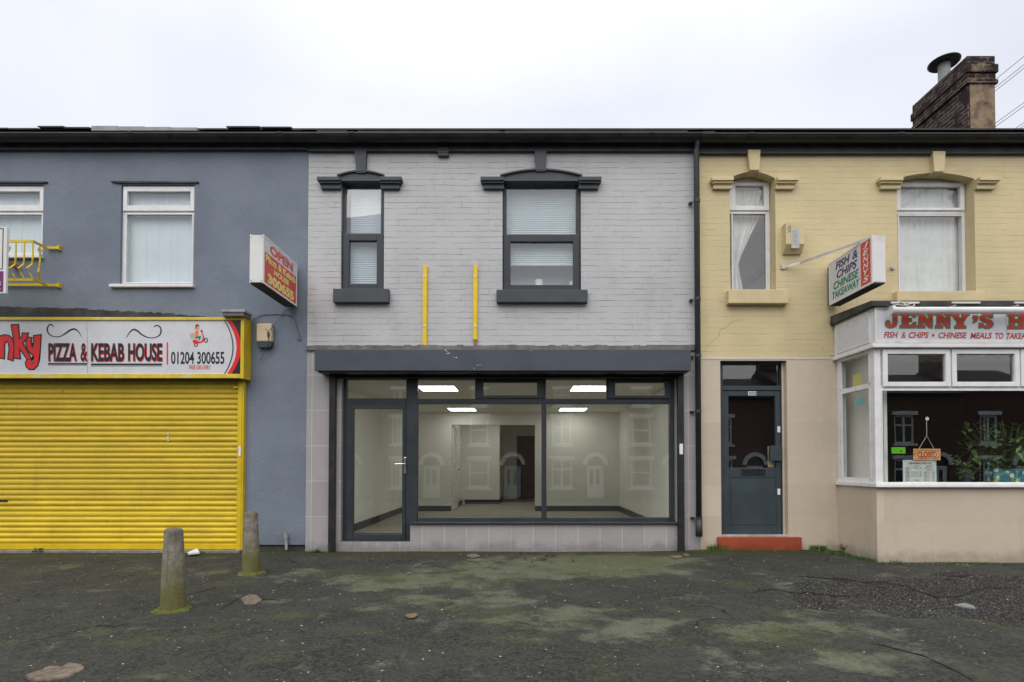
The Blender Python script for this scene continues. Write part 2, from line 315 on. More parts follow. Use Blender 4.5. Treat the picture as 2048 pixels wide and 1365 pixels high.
def ground_mat():
    b = NB('worn_pavement_asphalt'); x = b.xyz()
    grain = b.noise(85, 4, .75)
    cell = b.vor(62); cc = b.n('ShaderNodeSeparateColor'); b.set(cc.inputs[0], cell.outputs['Color'])
    agg = b.math('ADD', b.math('MULTIPLY', grain, .6), b.math('MULTIPLY', cc.outputs[0], .4))
    c = b.mix(b.ramp(agg, .28, .75), (.016, .017, .014), (.050, .051, .044))
    c = b.mix(b.ramp(b.noise(2.2, 8, .68), .42, .66, 0, .55), c, b.mix(agg, (.04, .042, .034), (.070, .073, .060)))
    c = b.mix(b.ramp(b.noise(1.1, 7, .65), .56, .68, 0, .45), c, (.014, .014, .013))
    # lichen and dried patches: where they lie in the place
    acc = None
    for (cx, cy, rx, ry, a) in ((.45, -.95, 1.5, .75, .24), (-1.1, -1.75, 1.1, .45, .17), (1.3, -.55, .9, .38, .2), (-.4, -2.6, .9, .5, .12), (.5, -3.2, .7, .5, .14), (2.4, -2.6, .8, .7, .08), (1.8, -3.6, .8, .5, .12), (-2.4, -1.4, .8, .35, .07), (2.9, -1.9, .5, .3, .14), (-3.8, -1.3, 1.5, .25, .06)):
        dx = b.math('DIVIDE', b.math('ADD', x[0], -cx), rx); dy = b.math('DIVIDE', b.math('ADD', x[1], -cy), ry)
        d = b.math('ADD', b.math('MULTIPLY', dx, dx), b.math('MULTIPLY', dy, dy))
        q = b.ramp(d, 0, 1.6, a, 0)
        acc = q if acc is None else b.math('ADD', acc, q)
    nl = b.noise(2.3, 12, .68, b.comb(x[0], b.math('MULTIPLY', x[1], 1.15)))
    lm = b.ramp(b.math('ADD', nl, acc), .56, .72)
    c = b.mix(b.math('MULTIPLY', lm, .8), c, b.mix(agg, (.06, .066, .040), (.185, .195, .132)))
    nm = b.noise(1.9, 9, .66); mm = b.ramp(b.math('ADD', nm, b.math('MULTIPLY', acc, .6)), .50, .76, 0, .6)
    c = b.mix(mm, c, b.mix(agg, (.04, .048, .015), (.10, .115, .04)))
    # gravelly worn area
    dx = b.math('DIVIDE', b.math('ADD', x[0], -4.6), 2.5); dy = b.math('DIVIDE', b.math('ADD', x[1], 2.35), .95)
    d = b.math('ADD', b.math('ADD', b.math('MULTIPLY', dx, dx), b.math('MULTIPLY', dy, dy)), b.math('MULTIPLY', b.math('SUBTRACT', b.noise(2.4, 5), .5), 1.8))
    gv = b.ramp(d, .85, 1.0, 1, 0)
    vo = b.vor(95); vcol = b.n('ShaderNodeSeparateColor'); b.set(vcol.inputs[0], vo.outputs['Color'])
    gc = b.mix(b.ramp(vcol.outputs[0], .62, 1.0), (.011, .011, .011), (.14, .135, .12))
    c = b.mix(b.math('MULTIPLY', gv, .9), c, gc)
    # moss by the walls
    wy = b.math('ADD', x[1], b.math('MULTIPLY', b.math('SUBTRACT', b.noise(3.5, 6), .5), .7))
    ms = b.ramp(wy, -.55, -.05, 0, .85)
    c = b.mix(ms, c, b.mix(b.noise(30, 4), (.014, .018, .005), (.058, .068, .016)))
    # gum and chips
    vg = b.vor(5.5); col = b.n('ShaderNodeSeparateColor'); b.set(col.inputs[0], vg.outputs['Color'])
    gum = b.math('MULTIPLY', b.ramp(vg.outputs[0], .05, .075, 1, 0), b.math('GREATER_THAN', col.outputs[0], .45))
    c = b.mix(b.math('MULTIPLY', gum, .8), c, (.17, .17, .15))
    vg2 = b.vor(17); col2 = b.n('ShaderNodeSeparateColor'); b.set(col2.inputs[0], vg2.outputs['Color'])
    gum2 = b.math('MULTIPLY', b.ramp(vg2.outputs[0], .07, .10, 1, 0), b.math('GREATER_THAN', col2.outputs[1], .72))
    c = b.mix(b.math('MULTIPLY', gum2, .9), c, (.30, .29, .25))
    # cracks
    wv = b.n('ShaderNodeVectorMath'); wv.operation = 'ADD'; b.set(wv.inputs[0], b.c)
    nn = b.n('ShaderNodeTexNoise'); nn.inputs['Scale'].default_value = 1.6; nn.inputs['Detail'].default_value = 6; b.set(nn.inputs['Vector'], b.c)
    b.set(wv.inputs[1], nn.outputs[1])
    ed = b.vor(.42, 'DISTANCE_TO_EDGE', wv.outputs[0]).outputs[0]
    crk = b.math('MULTIPLY', b.ramp(ed, .002, .007, 1, 0), b.ramp(b.noise(.9, 4), .54, .6))
    c = b.mix(b.math('MULTIPLY', crk, .85), c, (.008, .008, .008))
    h = b.math('ADD', b.math('MULTIPLY', grain, .5), b.math('MULTIPLY', b.noise(14, 6), .8))
    h = b.math('SUBTRACT', h, b.math('MULTIPLY', crk, 2.5))
    h = b.math('ADD', h, b.math('MULTIPLY', b.math('MULTIPLY', gv, vo.outputs[0]), -1.6))
    rg = b.math('SUBTRACT', .88, b.math('MULTIPLY', b.ramp(b.noise(1.2, 4), .45, .65), .15))
    return b.done(c, rg, b.bump(h, .75, .012), .25)
M['ground'] = ground_mat()

# ---------------------------------------------------------------- mesh helpers
WL = {}
class MB:
    def __init__(s): s.bm = bmesh.new()
    def quad(s, *pts):
        vs = [s.bm.verts.new(p) for p in pts]; return s.bm.faces.new(vs)
    def box(s, x0, x1, y0, y1, z0, z1, bv=0.0):
        t = bmesh.new(); bmesh.ops.create_cube(t, size=1)
        for v in t.verts: v.co = Vector(((x0+x1)/2+v.co.x*(x1-x0), (y0+y1)/2+v.co.y*(y1-y0), (z0+z1)/2+v.co.z*(z1-z0)))
        if bv: bmesh.ops.bevel(t, geom=t.edges[:], offset=bv, segments=2, affect='EDGES', profile=.6)
        s.merge(t); return s
    def merge(s, t):
        me = bpy.data.meshes.new('t'); t.to_mesh(me); t.free(); s.bm.from_mesh(me); bpy.data.meshes.remove(me)
    def prism(s, pts, y0, y1):               # outline (x,z) extruded in y
        n = len(pts)
        a = [s.bm.verts.new((p[0], y0, p[1])) for p in pts]; b = [s.bm.verts.new((p[0], y1, p[1])) for p in pts]
        s.bm.faces.new(a); s.bm.faces.new(b[::-1])
        for i in range(n): s.bm.faces.new((a[i], b[i], b[(i+1) % n], a[(i+1) % n]))
        return s
    def extx(s, prof, x0, x1, closed=True):   # outline (y,z) extruded in x
        n = len(prof)
        a = [s.bm.verts.new((x0, *p)) for p in prof]; b = [s.bm.verts.new((x1, *p)) for p in prof]
        if closed: s.bm.faces.new(a); s.bm.faces.new(b[::-1])
        for i in range(n if closed else n-1): s.bm.faces.new((a[i], b[i], b[(i+1) % n], a[(i+1) % n]))
        return s
    def tube(s, pts, r, n=8, caps=True):
        pts = [Vector(p) for p in pts]; rings = []
        for i, p in enumerate(pts):
            d = (pts[min(i+1, len(pts)-1)]-pts[max(i-1, 0)]).normalized()
            u = d.cross(Vector((0, 0, 1)));
            if u.length < .05: u = d.cross(Vector((1, 0, 0)))
            u.normalize(); v = d.cross(u); rr = r[i] if isinstance(r, (list, tuple)) else r
            rings.append([s.bm.verts.new(p+u*rr*math.cos(2*math.pi*k/n)+v*rr*math.sin(2*math.pi*k/n)) for k in range(n)])
        for a, b in zip(rings, rings[1:]):
            for k in range(n): s.bm.faces.new((a[k], a[(k+1) % n], b[(k+1) % n], b[k]))
        if caps: s.bm.faces.new(rings[0][::-1]); s.bm.faces.new(rings[-1])
        return s
    def frame(s, x0, x1, z0, z1, y0, y1, wd, bv=.004):   # picture frame of four bars, butted
        l, r, bt, tp = wd if isinstance(wd, (tuple, list)) else (wd,)*4
        s.box(x0, x0+l, y0, y1, z0, z1, bv); s.box(x1-r, x1, y0, y1, z0, z1, bv)
        s.box(x0+l, x1-r, y0, y1, z0, z0+bt, bv); s.box(x0+l, x1-r, y0, y1, z1-tp, z1, bv); return s
    def build(s, name, mat, parent=None, smooth=False):
        bm = s.bm; bmesh.ops.recalc_face_normals(bm, faces=bm.faces[:])
        o0 = WL.get(parent.name, Vector()) if parent else Vector()
        for v in bm.verts: v.co -= o0
        me = bpy.data.meshes.new(name); bm.to_mesh(me); bm.free()
        for m in (mat if isinstance(mat, list) else [mat]): me.materials.append(M[m])
        if smooth:
            for p in me.polygons: p.use_smooth = True
        o = bpy.data.objects.new(name, me); COL.objects.link(o)
        if parent: o.parent = parent; WL[o.name] = o0.copy()
        else: WL[o.name] = Vector()
        return o
def tag(o, label=None, cat=None, group=None, kind=None):
    if label: o['label'] = label
    if cat: o['category'] = cat
    if group: o['group'] = group
    if kind: o['kind'] = kind
    return o
def thing(name, label, cat, loc=(0, 0, 0), group=None):
    o = bpy.data.objects.new(name, None); COL.objects.link(o); o.location = loc; WL[o.name] = Vector(loc); o.empty_display_size = .1
    return tag(o, label, cat, group)
def solo(mb, name, mat, label, cat, group=None, origin=None, smooth=False):   # a thing that is one mesh
    bm = mb.bm; o0 = Vector(origin) if origin else Vector()
    for v in bm.verts: v.co -= o0
    o = mb.build(name, mat, None, smooth); o.location = o0; WL[o.name] = o0
    return tag(o, label, cat, group)

def wall_holes(mb, x0, x1, z0, z1, holes, yf, yb):
    xs = sorted({x0, x1, *[h[0] for h in holes], *[h[1] for h in holes]}); zs = sorted({z0, z1, *[h[2] for h in holes], *[h[3] for h in holes]})
    xs = [q for q in xs if x0 <= q <= x1]; zs = [q for q in zs if z0 <= q <= z1]
    def solid(i, j):
        if i < 0 or j < 0 or i >= len(xs)-1 or j >= len(zs)-1: return False
        cx, cz = (xs[i]+xs[i+1])/2, (zs[j]+zs[j+1])/2
        return not any(h[0] < cx < h[1] and h[2] < cz < h[3] for h in holes)
    for i in range(len(xs)-1):
        for j in range(len(zs)-1):
            if not solid(i, j): continue
            a, b, c, d = xs[i], xs[i+1], zs[j], zs[j+1]
            mb.quad((a, yf, c), (b, yf, c), (b, yf, d), (a, yf, d)); mb.quad((a, yb, c), (a, yb, d), (b, yb, d), (b, yb, c))
            if not solid(i-1, j): mb.quad((a, yf, c), (a, yf, d), (a, yb, d), (a, yb, c))
            if not solid(i+1, j): mb.quad((b, yf, c), (b, yb, c), (b, yb, d), (b, yf, d))
            if not solid(i, j-1): mb.quad((a, yf, c), (a, yb, c), (b, yb, c), (b, yf, c))
            if not solid(i, j+1): mb.quad((a, yf, d), (b, yf, d), (b, yb, d), (a, yb, d))
    bmesh.ops.remove_doubles(mb.bm, verts=mb.bm.verts[:], dist=1e-5)
    return mb

def flat_curve(splines=None, text=None, offset=0.0, shear=0.0, extr=0.0, res=4):
    if text is not None:
        c = bpy.data.curves.new('t', 'FONT'); c.body = text; c.shear = shear; c.size = 1
    else:
        c = bpy.data.curves.new('t', 'CURVE'); c.dimensions = '2D'; c.fill_mode = 'BOTH'
        for sp in splines:
            q = c.splines.new('POLY'); q.points.add(len(sp)-1); q.use_cyclic_u = True
            for pt, co in zip(q.points, sp): pt.co = (co[0], co[1], 0, 1)
    c.offset = offset; c.resolution_u = res
    o = bpy.data.objects.new('t', c); COL.objects.link(o)
    dg = bpy.context.evaluated_depsgraph_get(); me = bpy.data.meshes.new_from_object(o.evaluated_get(dg))
    bpy.data.objects.remove(o); bpy.data.curves.remove(c)
    return me
def put(mb, me, fn):                     # flat mesh through a mapping (u,v)->xyz
    n0 = len(mb.bm.verts); mb.bm.from_mesh(me); mb.bm.verts.ensure_lookup_table()
    for v in mb.bm.verts[n0:]: v.co = fn(v.co.x, v.co.y)
    bpy.data.meshes.remove(me); return mb
def text_mesh(mb, s, a, b, c, d, fn, bold=0.0, shear=0.0, fitmax=None):
    """fit text s into the rectangle a,b (left,top) - c,d (right,bottom) of fn's own plane"""
    me = flat_curve(text=s, offset=bold, shear=shear)
    us = [v.co.x for v in me.vertices]; vsx = [v.co.y for v in me.vertices]
    u0, u1, v0, v1 = min(us), max(us), min(vsx), max(vsx)
    return put(mb, me, lambda u, v: fn(a+(u-u0)/(u1-u0)*(c-a), d+(v-v0)/(v1-v0)*(b-d)))
def letters(parent, mat, s_, a, b, c, d, fn, bold=0.0, shear=0.0):
    return text_mesh(MB(), s_, a, b, c, d, fn, bold, shear).build('lettering', mat, parent)
def onplane(Y): return lambda px, py: P(px, py, Y)
def poly(mb, pts, fn, offset=0.0): return put(mb, flat_curve([pts], offset=offset), fn)

# ---------------------------------------------------------------- the ground
mb = MB(); NX, NY = 150, 70
gx0, gx1, gy0, gy1 = -11., 13., -8.5, .35
def gz(x, y):
    z = .010*noise.noise((x*.5, y*.7, 1)) + .006*noise.noise((x*1.7, y*1.9, 4)) + .003*noise.noise((x*5, y*5, 9))
    z += .042*math.exp(-((x-3.0)/.95)**2)*math.exp(min(0, y+.05)/.45)
    d = ((x-4.6)/2.5)**2 + ((y+2.35)/.95)**2 + .9*noise.noise((x*1.2, y*1.2, 3))
    if d < 1: z -= .014*min(1, (1-d)*9)
    return z
g = [[mb.bm.verts.new((gx0+(gx1-gx0)*i/NX, gy0+(gy1-gy0)*j/NY, 0)) for j in range(NY+1)] for i in range(NX+1)]
for r_ in g:
    for v in r_: v.co.z = gz(v.co.x, v.co.y)
for i in range(NX):
    for j in range(NY): mb.bm.faces.new((g[i][j], g[i+1][j], g[i+1][j+1], g[i][j+1]))
tag(mb.build('pavement', 'ground', None, True), kind='structure')
mb = MB().box(-60, 60, -8.66, -8.505, -.4, .0, .01); tag(mb.build('kerb', 'kerb'), kind='structure')
mb = MB(); mb.quad((-60, -8.66, -.12), (60, -8.66, -.12), (60, -24, -1.0), (-60, -24, -1.0)); tag(mb.build('road', 'asphalt_road'), kind='structure')
mb = MB(); mb.quad((-60, -24, -.9), (60, -24, -.9), (60, -27.5, -1.05), (-60, -27.5, -1.05)); mb.quad((-60, -24, -.9), (60, -24, -.9), (60, -24, -1.05), (-60, -24, -1.05))
tag(mb.build('far_pavement', 'asphalt_road'), kind='structure')
mb = MB(); mb.quad((-200, -200, -1.4), (200, -200, -1.4), (200, 200, -1.4), (-200, 200, -1.4)); tag(mb.build('ground', 'asphalt_road'), kind='structure')

# ---------------------------------------------------------------- the three buildings: common parts
EZ = Z(303)                 # wall head under the gutter board
XB, XG, XY = X(-700), X(614, 0, 700), X(1397, 0, 700)
XE = X(2900)
DEPTH = 9.6
def gutter_prof(zc, yc, r=.078):
    pr = [(yc-r*math.cos(t), zc-r*1.05*math.sin(t)) for t in [math.pi*k/12 for k in range(13)]]
    inn = [(yc-(r-.006)*math.cos(t), zc-(r-.006)*1.05*math.sin(t)) for t in [math.pi*k/12 for k in range(12, -1, -1)]]
    return [(pr[0][0]-.006, pr[0][1]), (pr[0][0]-.006, pr[0][1]-.016)] + pr[1:] + inn
def shell(root, x0, x1, roof_mat='slate'):
    mb = MB()
    mb.box(x0+.006, x0+.12, .26, DEPTH, -.3, EZ+.1); mb.box(x1-.12, x1-.006, .26, DEPTH, -.3, EZ+.1); mb.box(x0+.12, x1-.12, DEPTH-.2, DEPTH, -.3, EZ+.1)
    for xa in (x0+.006, x1-.12):
        mb.extx([(.26, EZ+.1), (DEPTH, EZ+.1), (DEPTH/2, EZ+2.5)], xa, xa+.114)
    mb.build('party_wall', 'hbrick', root)
    MB().box(x0+.13, x1-.13, .27, DEPTH-.21, 2.52, 2.7).build('upper_floor', 'plaster', root)
    MB().box(x0+.13, x1-.13, .27, DEPTH-.21, EZ+.0, EZ+.08).build('loft_floor', 'plaster', root)
    mb = MB(); yl, zl, yr, zr = -.16, EZ+.185, DEPTH/2, EZ+2.55
    mb.extx([(yl, zl), (yl, zl+.02), (yr, zr+.02), (DEPTH+.2, zl+.02), (DEPTH+.2, zl), (yr, zr)], x0+.002, x1-.002)
    return mb
def eaves(root, x0, x1, yfas, ygb, ygt):
    # fascia board and gutter
    z0, z1 = Z(yfas, -.04), Z(ygt, -.04)-.02
    mb = MB().box(x0+.002, x1-.002, -.04, -.003, z0, z1, .004); mb.box(x0+.002, x1-.002, -.052, -.041, z0-.002, z0+.022, .003)
    mb.build('fascia_board', 'blackwood', root)
    MB().box(x0+.003, x1-.003, -.0025, .25, EZ, z1).build('wall_plate', 'blackwood', root)
    zc = Z(ygt, -.2)
    mb = MB().extx(gutter_prof(zc, -.125), x0+.002, x1-.002)
    k = x0+.6
    while k < x1-.2:
        mb.extx(gutter_prof(zc+.004, -.125, .083), k, k+.05); k += 1.9
    mb.build('gutter', 'black', root, False)
def upvc_window(root, x0, x1, z0, z1, Y, ztr, light, lower, mat='upvc', d=.07, glass='glassup', top_sash=True, name='window', fw=(.04, .04, .045, .045)):
    """outer frame with transom at ztr; light=(x0,x1,z0,z1) glass of the opening sash"""
    mb = MB().frame(x0, x1, z0, z1, Y, Y+d, fw)
    mb.box(x0+fw[0], x1-fw[1], Y+.002, Y+d-.002, ztr-.028, ztr+.028, .004)
    wnd = mb.build(name, mat, root)
    if top_sash: sx0, sx1, sz0, sz1 = x0+.012, x1-.012, ztr+.012, z1-.012
    else: sx0, sx1, sz0, sz1 = x0+.012, x1-.012, z0+.015, ztr-.0
    a, b, c, e = light
    m2 = MB().frame(sx0, sx1, sz0, sz1, Y-.018, Y+.03, (a-sx0, sx1-b, c-sz0, sz1-e), .006)
    m2.frame(a-.012, b+.012, c-.012, e+.012, Y-.011, Y+.02, .010, .003)
    m2.build('opening_sash', mat, wnd)
    MB().box(a-.004, b+.004, Y+.012, Y+.018, c-.004, e+.004).build('pane', glass, wnd)
    a, b, c, e = lower
    m3 = MB().frame(a-.02, b+.02, c-.02, e+.02, Y-.008, Y+.03, .018, .004); m3.build('glazing_bead', mat, wnd)
    MB().box(a-.004, b+.004, Y+.012, Y+.018, c-.004, e+.004).build('pane', glass, wnd)
    return wnd
def vertical_blind(x0, x1, z0, z1, Y, label):
    mb = MB(); x = x0
    while x < x1:
        w_ = min(.089, x1-x); n = 5; dy = random.uniform(-.001, .001); sk = random.uniform(-.003, .003)
        pts = [(x+w_*i/n, Y+.005*math.sin(math.pi*i/n)+dy+sk*i/n) for i in range(n+1)]
        for a, b in zip(pts, pts[1:]): mb.quad((a[0], a[1], z0), (b[0], b[1], z0), (b[0], b[1], z1), (a[0], a[1], z1))
        x += .082
    return solo(mb, 'vertical_blind', 'blind', label, 'window blind', 'vertical blinds in the blue building', (x0, Y, z0))

# ---------------------------------------------------------------- BLUE RENDERED SHOP
blue = thing('rendered_shop', 'blue grey rendered two storey shop with yellow roller shutter', 'building', (XB, 0, 0))
w2 = rect(241, 370, 388, 570); w1 = rect(-62, 370, 86, 512)
sh = (X(-420), X(487, 0, 900), -.1, Z(700))
mb = wall_holes(MB(), XB, XG-.004, Z(1090), EZ, [w1, w2, sh], 0, .25)
mb.build('wall', 'blue', blue)
mb = MB().box(sh[1], XG-.004, .03, .25, -.2, Z(1090)-.002); mb.build('plinth', 'darkbit', blue)
roof = shell(blue, XB, XG)
gz_top = Z(262, -.2)
for a, b, h in ((-40, 75, .030), (76, 180, .045), (183, 290, .040), (290, 398, .034), (408, 450, .030), (453, 520, .048), (523, 583, .05), (584, 630, .022)):
    x0, x1 = X(a, -.18, 262), min(X(b, -.18, 262), XG-.01); n = max(1, int((x1-x0)/.25))
    for i in range(n):
        u0, u1 = x0+(x1-x0)*i/n, x0+(x1-x0)*(i+1)/n-.006; hh = h+.022+random.uniform(-.012, .012)
        if 183 <= a < 398: continue
        t = MB(); t.extx([(-.19, gz_top+hh-.018), (-.19, gz_top+hh), (.3, gz_top+hh+.17), (.3, gz_top+hh+.15)], u0, u1)
        me = bpy.data.meshes.new('t'); t.bm.to_mesh(me); t.bm.free(); roof.bm.from_mesh(me); bpy.data.meshes.remove(me)
roof.build('roof', 'slate', blue)
mb = MB()
for i in range(4):
    u0 = X(184, -.19, 262)+i*.335; mb.extx([(-.2, gz_top+.004), (-.2, gz_top+.064-.007*i), (.3, gz_top+.22), (.3, gz_top+.2)], u0, u0+.333)
mb.build('lead_flashing', 'lead', blue)
eaves(blue, XB, XG, 300, 290, 265)
for (r_, a) in ((w1, -62), (w2, 241)):
    x0, x1, z0, z1 = r_
    ztr = Z(423); 
    lx0, lx1 = x0+.065, x1-.065
    wn = upvc_window(blue, x0, x1, z0, z1, .035, ztr, (lx0, lx1, Z(410), Z(382)), (x0+.06, x1-.045, z0+.045, Z(428)))
    MB().box(x0-.11, x1+.02, -.045, .034, z0-.04, z0-.002, .006).build('sill', 'upvc', wn)
    MB().prism([(x0-.12, z1+.030), (x0-.03, z1+.014), (x1+.02, z1+.014), (x1+.06, z1+.024), (x1+.06, z1+.032), (x0-.12, z1+.040)], -.022, -.001).build('drip_slate', 'darkbit', wn)
    vertical_blind(x0+.006, x1-.006, z0+.02, z1-.03, .115, 'pale vertical blind behind the window ' + ('cut by the left edge of the photo' if a < 0 else 'above the white pizza sign'))
# roller shutter
x0, x1 = sh[0], X(476, -.03, 900); zt, zb = Z(735, -.03), Z(1088, -.03)
mb = MB(); prof = []; z = zb; p_ = .0685
while z < zt:
    bl, oy = .010*random.uniform(.7, 1.25), random.uniform(-.002, .002)
    prof += [(-.016, z), (-.016, z+.006)] + [(-.020+oy-bl*math.sin(math.pi*k/6)**.7 if 0<k<6 else -.020, z+.008+(p_-.016)*k/6) for k in range(7)] + [(-.016, z+p_-.006)]; z += p_
mb.extx(prof, x0, x1, False)
for f in mb.bm.faces: f.smooth = False
shut = mb.build('roller_shutter', 'shutter', blue)
MB().box(x0, x1, -.035, .01, Z(1099, -.03), zb-.001, .006).build('bottom_bar', 'yellow', shut)
mb = MB().box(x1+.002, X(487, -.05, 900), -.055, .02, Z(1101, -.05), zt, .006); mb.box(X(478, -.07, 900), X(482, -.07, 900), -.062, -.0555, Z(1100, -.05), zt, .002); mb.build('guide_rail', 'yellow', shut)
MB().box(X(477, -.07, 904), X(481.5, -.07, 904), -.072, -.0625, Z(913, -.06), Z(893, -.06), .002).build('lock_plate', 'sticker', shut)
MB().box(X(466, -.06, 775), X(476, -.06, 775), -.060, -.037, Z(777, -.06), Z(773, -.06), .002).build('stop_tab', 'yellow', shut)
mb = MB()
for (a, b, r_) in ((336, 867, 1.1), (336.5, 871, .8), (336, 876, 1.6), (336.3, 881, 1.0)): 
    q = P(a, b, -.0355); mb.box(q.x-r_*.006, q.x+r_*.006, -.0365, -.033, q.z-.008*r_, q.z+.008*r_)
mb.build('paint_chip', 'sticker', shut)
MB().prism([(X(-60), Z(1004)), (X(26), Z(1004)), (X(22), Z(999.5)), (X(-60), Z(999))], -.0335, -.02).build('slat_gap_shade', 'darkroom', shut)  # solid dark strip stands in for the shade inside a dented slat
MB().box(x0, X(490), -.10, .2, -.15, Z(1099.5, -.03), .006).build('threshold', 'concrete', blue)
MB().box(x0, X(489), .05, .24, Z(1095), Z(700)).build('shutter_backing', 'darkroom', blue)
mb = MB(); pts_t = [(-300, 600), (0, 614), (60, 616), (150, 617), (200, 621), (260, 624), (330, 627), (400, 634), (440, 637)]
for (a, b) in zip(pts_t, pts_t[1:]):
    n = 8
    for i in range(n):
        f0, f1 = i/n, (i+1)/n; xa, xb = X(a[0]+(b[0]-a[0])*f0), X(a[0]+(b[0]-a[0])*f1)
        za, zb_ = Z(a[1]+(b[1]-a[1])*f0+random.uniform(-1.2, 1.2)), Z(650); mb.box(xa, xb, -.007-random.uniform(0, .002), -.002, zb_, za)
mb.build('flashing', 'darkbit', blue)
mb = MB().tube([P(573, 1100, -.03), P(572, 1075, -.03), P(571, 1066, -.03)], .018, 10); mb.tube([P(572, 1078, -.03), P(572, 1070, -.03)], .026, 10); mb.build('vent_pipe', 'dullmetal', blue)

# pizza fascia sign
YS = -.17
fs = thing('fascia_sign', 'long white pizza and kebab house sign in worn yellow frame above the shutter', 'shop sign', (X(0), YS, Z(757)))
sx0, sx1 = X(-430), X(489, YS)
MB().box(sx0, sx1-.004, YS+.03, -.003, Z(753, YS), Z(640, YS)).build('sign_box', 'yellow', fs)
MB().box(sx0, sx1-.03, YS+.004, YS+.0295, Z(750, YS), Z(640, YS)).build('sign_panel', 'whitepanel', fs)
mb = MB().box(sx0, sx1-.045, YS-.012, YS+.028, Z(757, YS), Z(748.5, YS), .004); mb.box(sx0, sx1-.045, YS-.012, YS+.028, Z(641, YS), Z(635, YS), .004); mb.build('frame_trim', 'trimyellow', fs)
MB().box(sx1-.044, sx1, YS-.016, .0, Z(758, YS), Z(635, YS), .005).build('end_cap', 'yellow', fs)
MB().box(sx0, sx1-.05, YS+.02, -.003, Z(759, YS), Z(757.3, YS)).build('soffit', 'darkbit', fs)
f1, f2, f3 = onplane(YS+.003), onplane(YS+.002), onplane(YS+.001)
cr = lambda q: [(a/6.0235, 620+b/6.0235) for a, b in q]
nky = [[(-70,325),(-20,330),(50,308),(105,318),(142,350),(158,392),(163,450),(150,605),(102,588),(118,470),(108,402),(85,372),(62,382),(50,420),(45,582),(-10,572),(-70,570)],
       [(143,187),(215,185),(230,365),(270,325),(275,288),(333,288),(316,345),(265,398),(310,480),(352,555),(372,590),(332,596),(285,525),(226,448),(238,583),(172,575),(176,400)],
       [(330,335),(375,342),(368,400),(382,455),(402,452),(415,400),(412,318),(488,308),(478,480),(465,610),(445,672),(405,712),(352,712),(322,680),(312,640),(328,606),(368,604),(388,628),(384,660),(402,640),(410,550),(372,520),(338,478),(318,410)]]
mb, mr = MB(), MB()
for i, pl in enumerate(nky):
    poly(mb, cr(pl), onplane(YS+.0025-i*.0004), 2.6); poly(mr, cr(pl), onplane(YS+.0010-i*.0004))
mb.build('lettering', 'ink', fs); mr.build('lettering', 'red', fs)
# scrolls
def stroke(mb, pts, wid, fn, flip=False):
    pts = [Vector(p) for p in pts]; out = []
    for i in range(len(pts)-3 if False else len(pts)): pass
    sm = []
    for i in range(len(pts)-1):
        p0, p1, p2, p3 = pts[max(i-1, 0)], pts[i], pts[i+1], pts[min(i+2, len(pts)-1)]
        w0, w1 = wid[i], wid[i+1]
        for k in range(6):
            t = k/6; sm.append((.5*((2*p1)+(-p0+p2)*t+(2*p0-5*p1+4*p2-p3)*t*t+(-p0+3*p1-3*p2+p3)*t**3), w0+(w1-w0)*t))
    sm.append((pts[-1], wid[-1])); L_, R_ = [], []
    for i, (p, ww) in enumerate(sm):
        d = (sm[min(i+1, len(sm)-1)][0]-sm[max(i-1, 0)][0]).normalized(); nrm = Vector((-d.y, d.x)); L_.append(p+nrm*ww/2); R_.append(p-nrm*ww/2)
    for i in range(len(sm)-1): mb.quad(fn(*L_[i]), fn(*L_[i+1]), fn(*R_[i+1]), fn(*R_[i]))
mb = MB()
stroke(mb, cr([(650,205),(620,178),(585,190),(568,240),(590,290),(650,322),(730,318),(800,275),(860,238),(905,235),(950,270),(985,330)]), [1, 2.2, 2.4, 2.8, 2.4, 1.5, 1.6, 2.8, 3.2, 3.0, 1.8, .6], f2)
stroke(mb, cr([(1852,210),(1880,190),(1920,200),(1940,245),(1925,300),(1870,332),(1790,335),(1710,300),(1650,250),(1600,240),(1555,280),(1520,342)]), [1, 2.2, 2.4, 2.8, 2.4, 1.5, 1.6, 2.8, 3.2, 3.0, 1.8, .6], f2)
for a, b, c, d in ((96, 726.5, 174, 729.5), (96, 730.6, 174, 731.3), (182, 727.5, 324, 731), (182, 732.2, 324, 733)):
    mb.quad(f2(a, d), f2(c, d), f2(c, b), f2(a, b))
mb.build('scroll_ornament', 'ink', fs)
mr, mk = MB(), MB()
for s_, a, c in (('PIZZA', 96.5, 154), ('&', 161, 175), ('KEBAB', 182, 249), ('HOUSE', 256, 325)):
    letters(fs, 'red', s_, a+1.3, 687.6, c+.5, 724.6, f2, .015 if s_ == '&' else .035); letters(fs, 'ink', s_, a, 686.6, c-.8, 722.8, f3, .015 if s_ == '&' else .035)
letters(fs, 'red', 'FREE DELIVERY', 378, 731, 421.5, 739, f2, .01)
mr.quad(f2(333.2, 729), f2(336, 729), f2(336, 685), f2(333.2, 685))
letters(fs, 'ink', '01204 300655', 342, 703.5, 448.5, 728.5, f2, .02)
mr.build('divider_line', 'red', fs)
mb = MB(); mb.quad(P(174.7, 749, YS+.002), P(175.5, 749, YS+.002), P(174.5, 641, YS+.002), P(173.8, 641, YS+.002)); mb.build('panel_seam', 'dullmetal', fs)
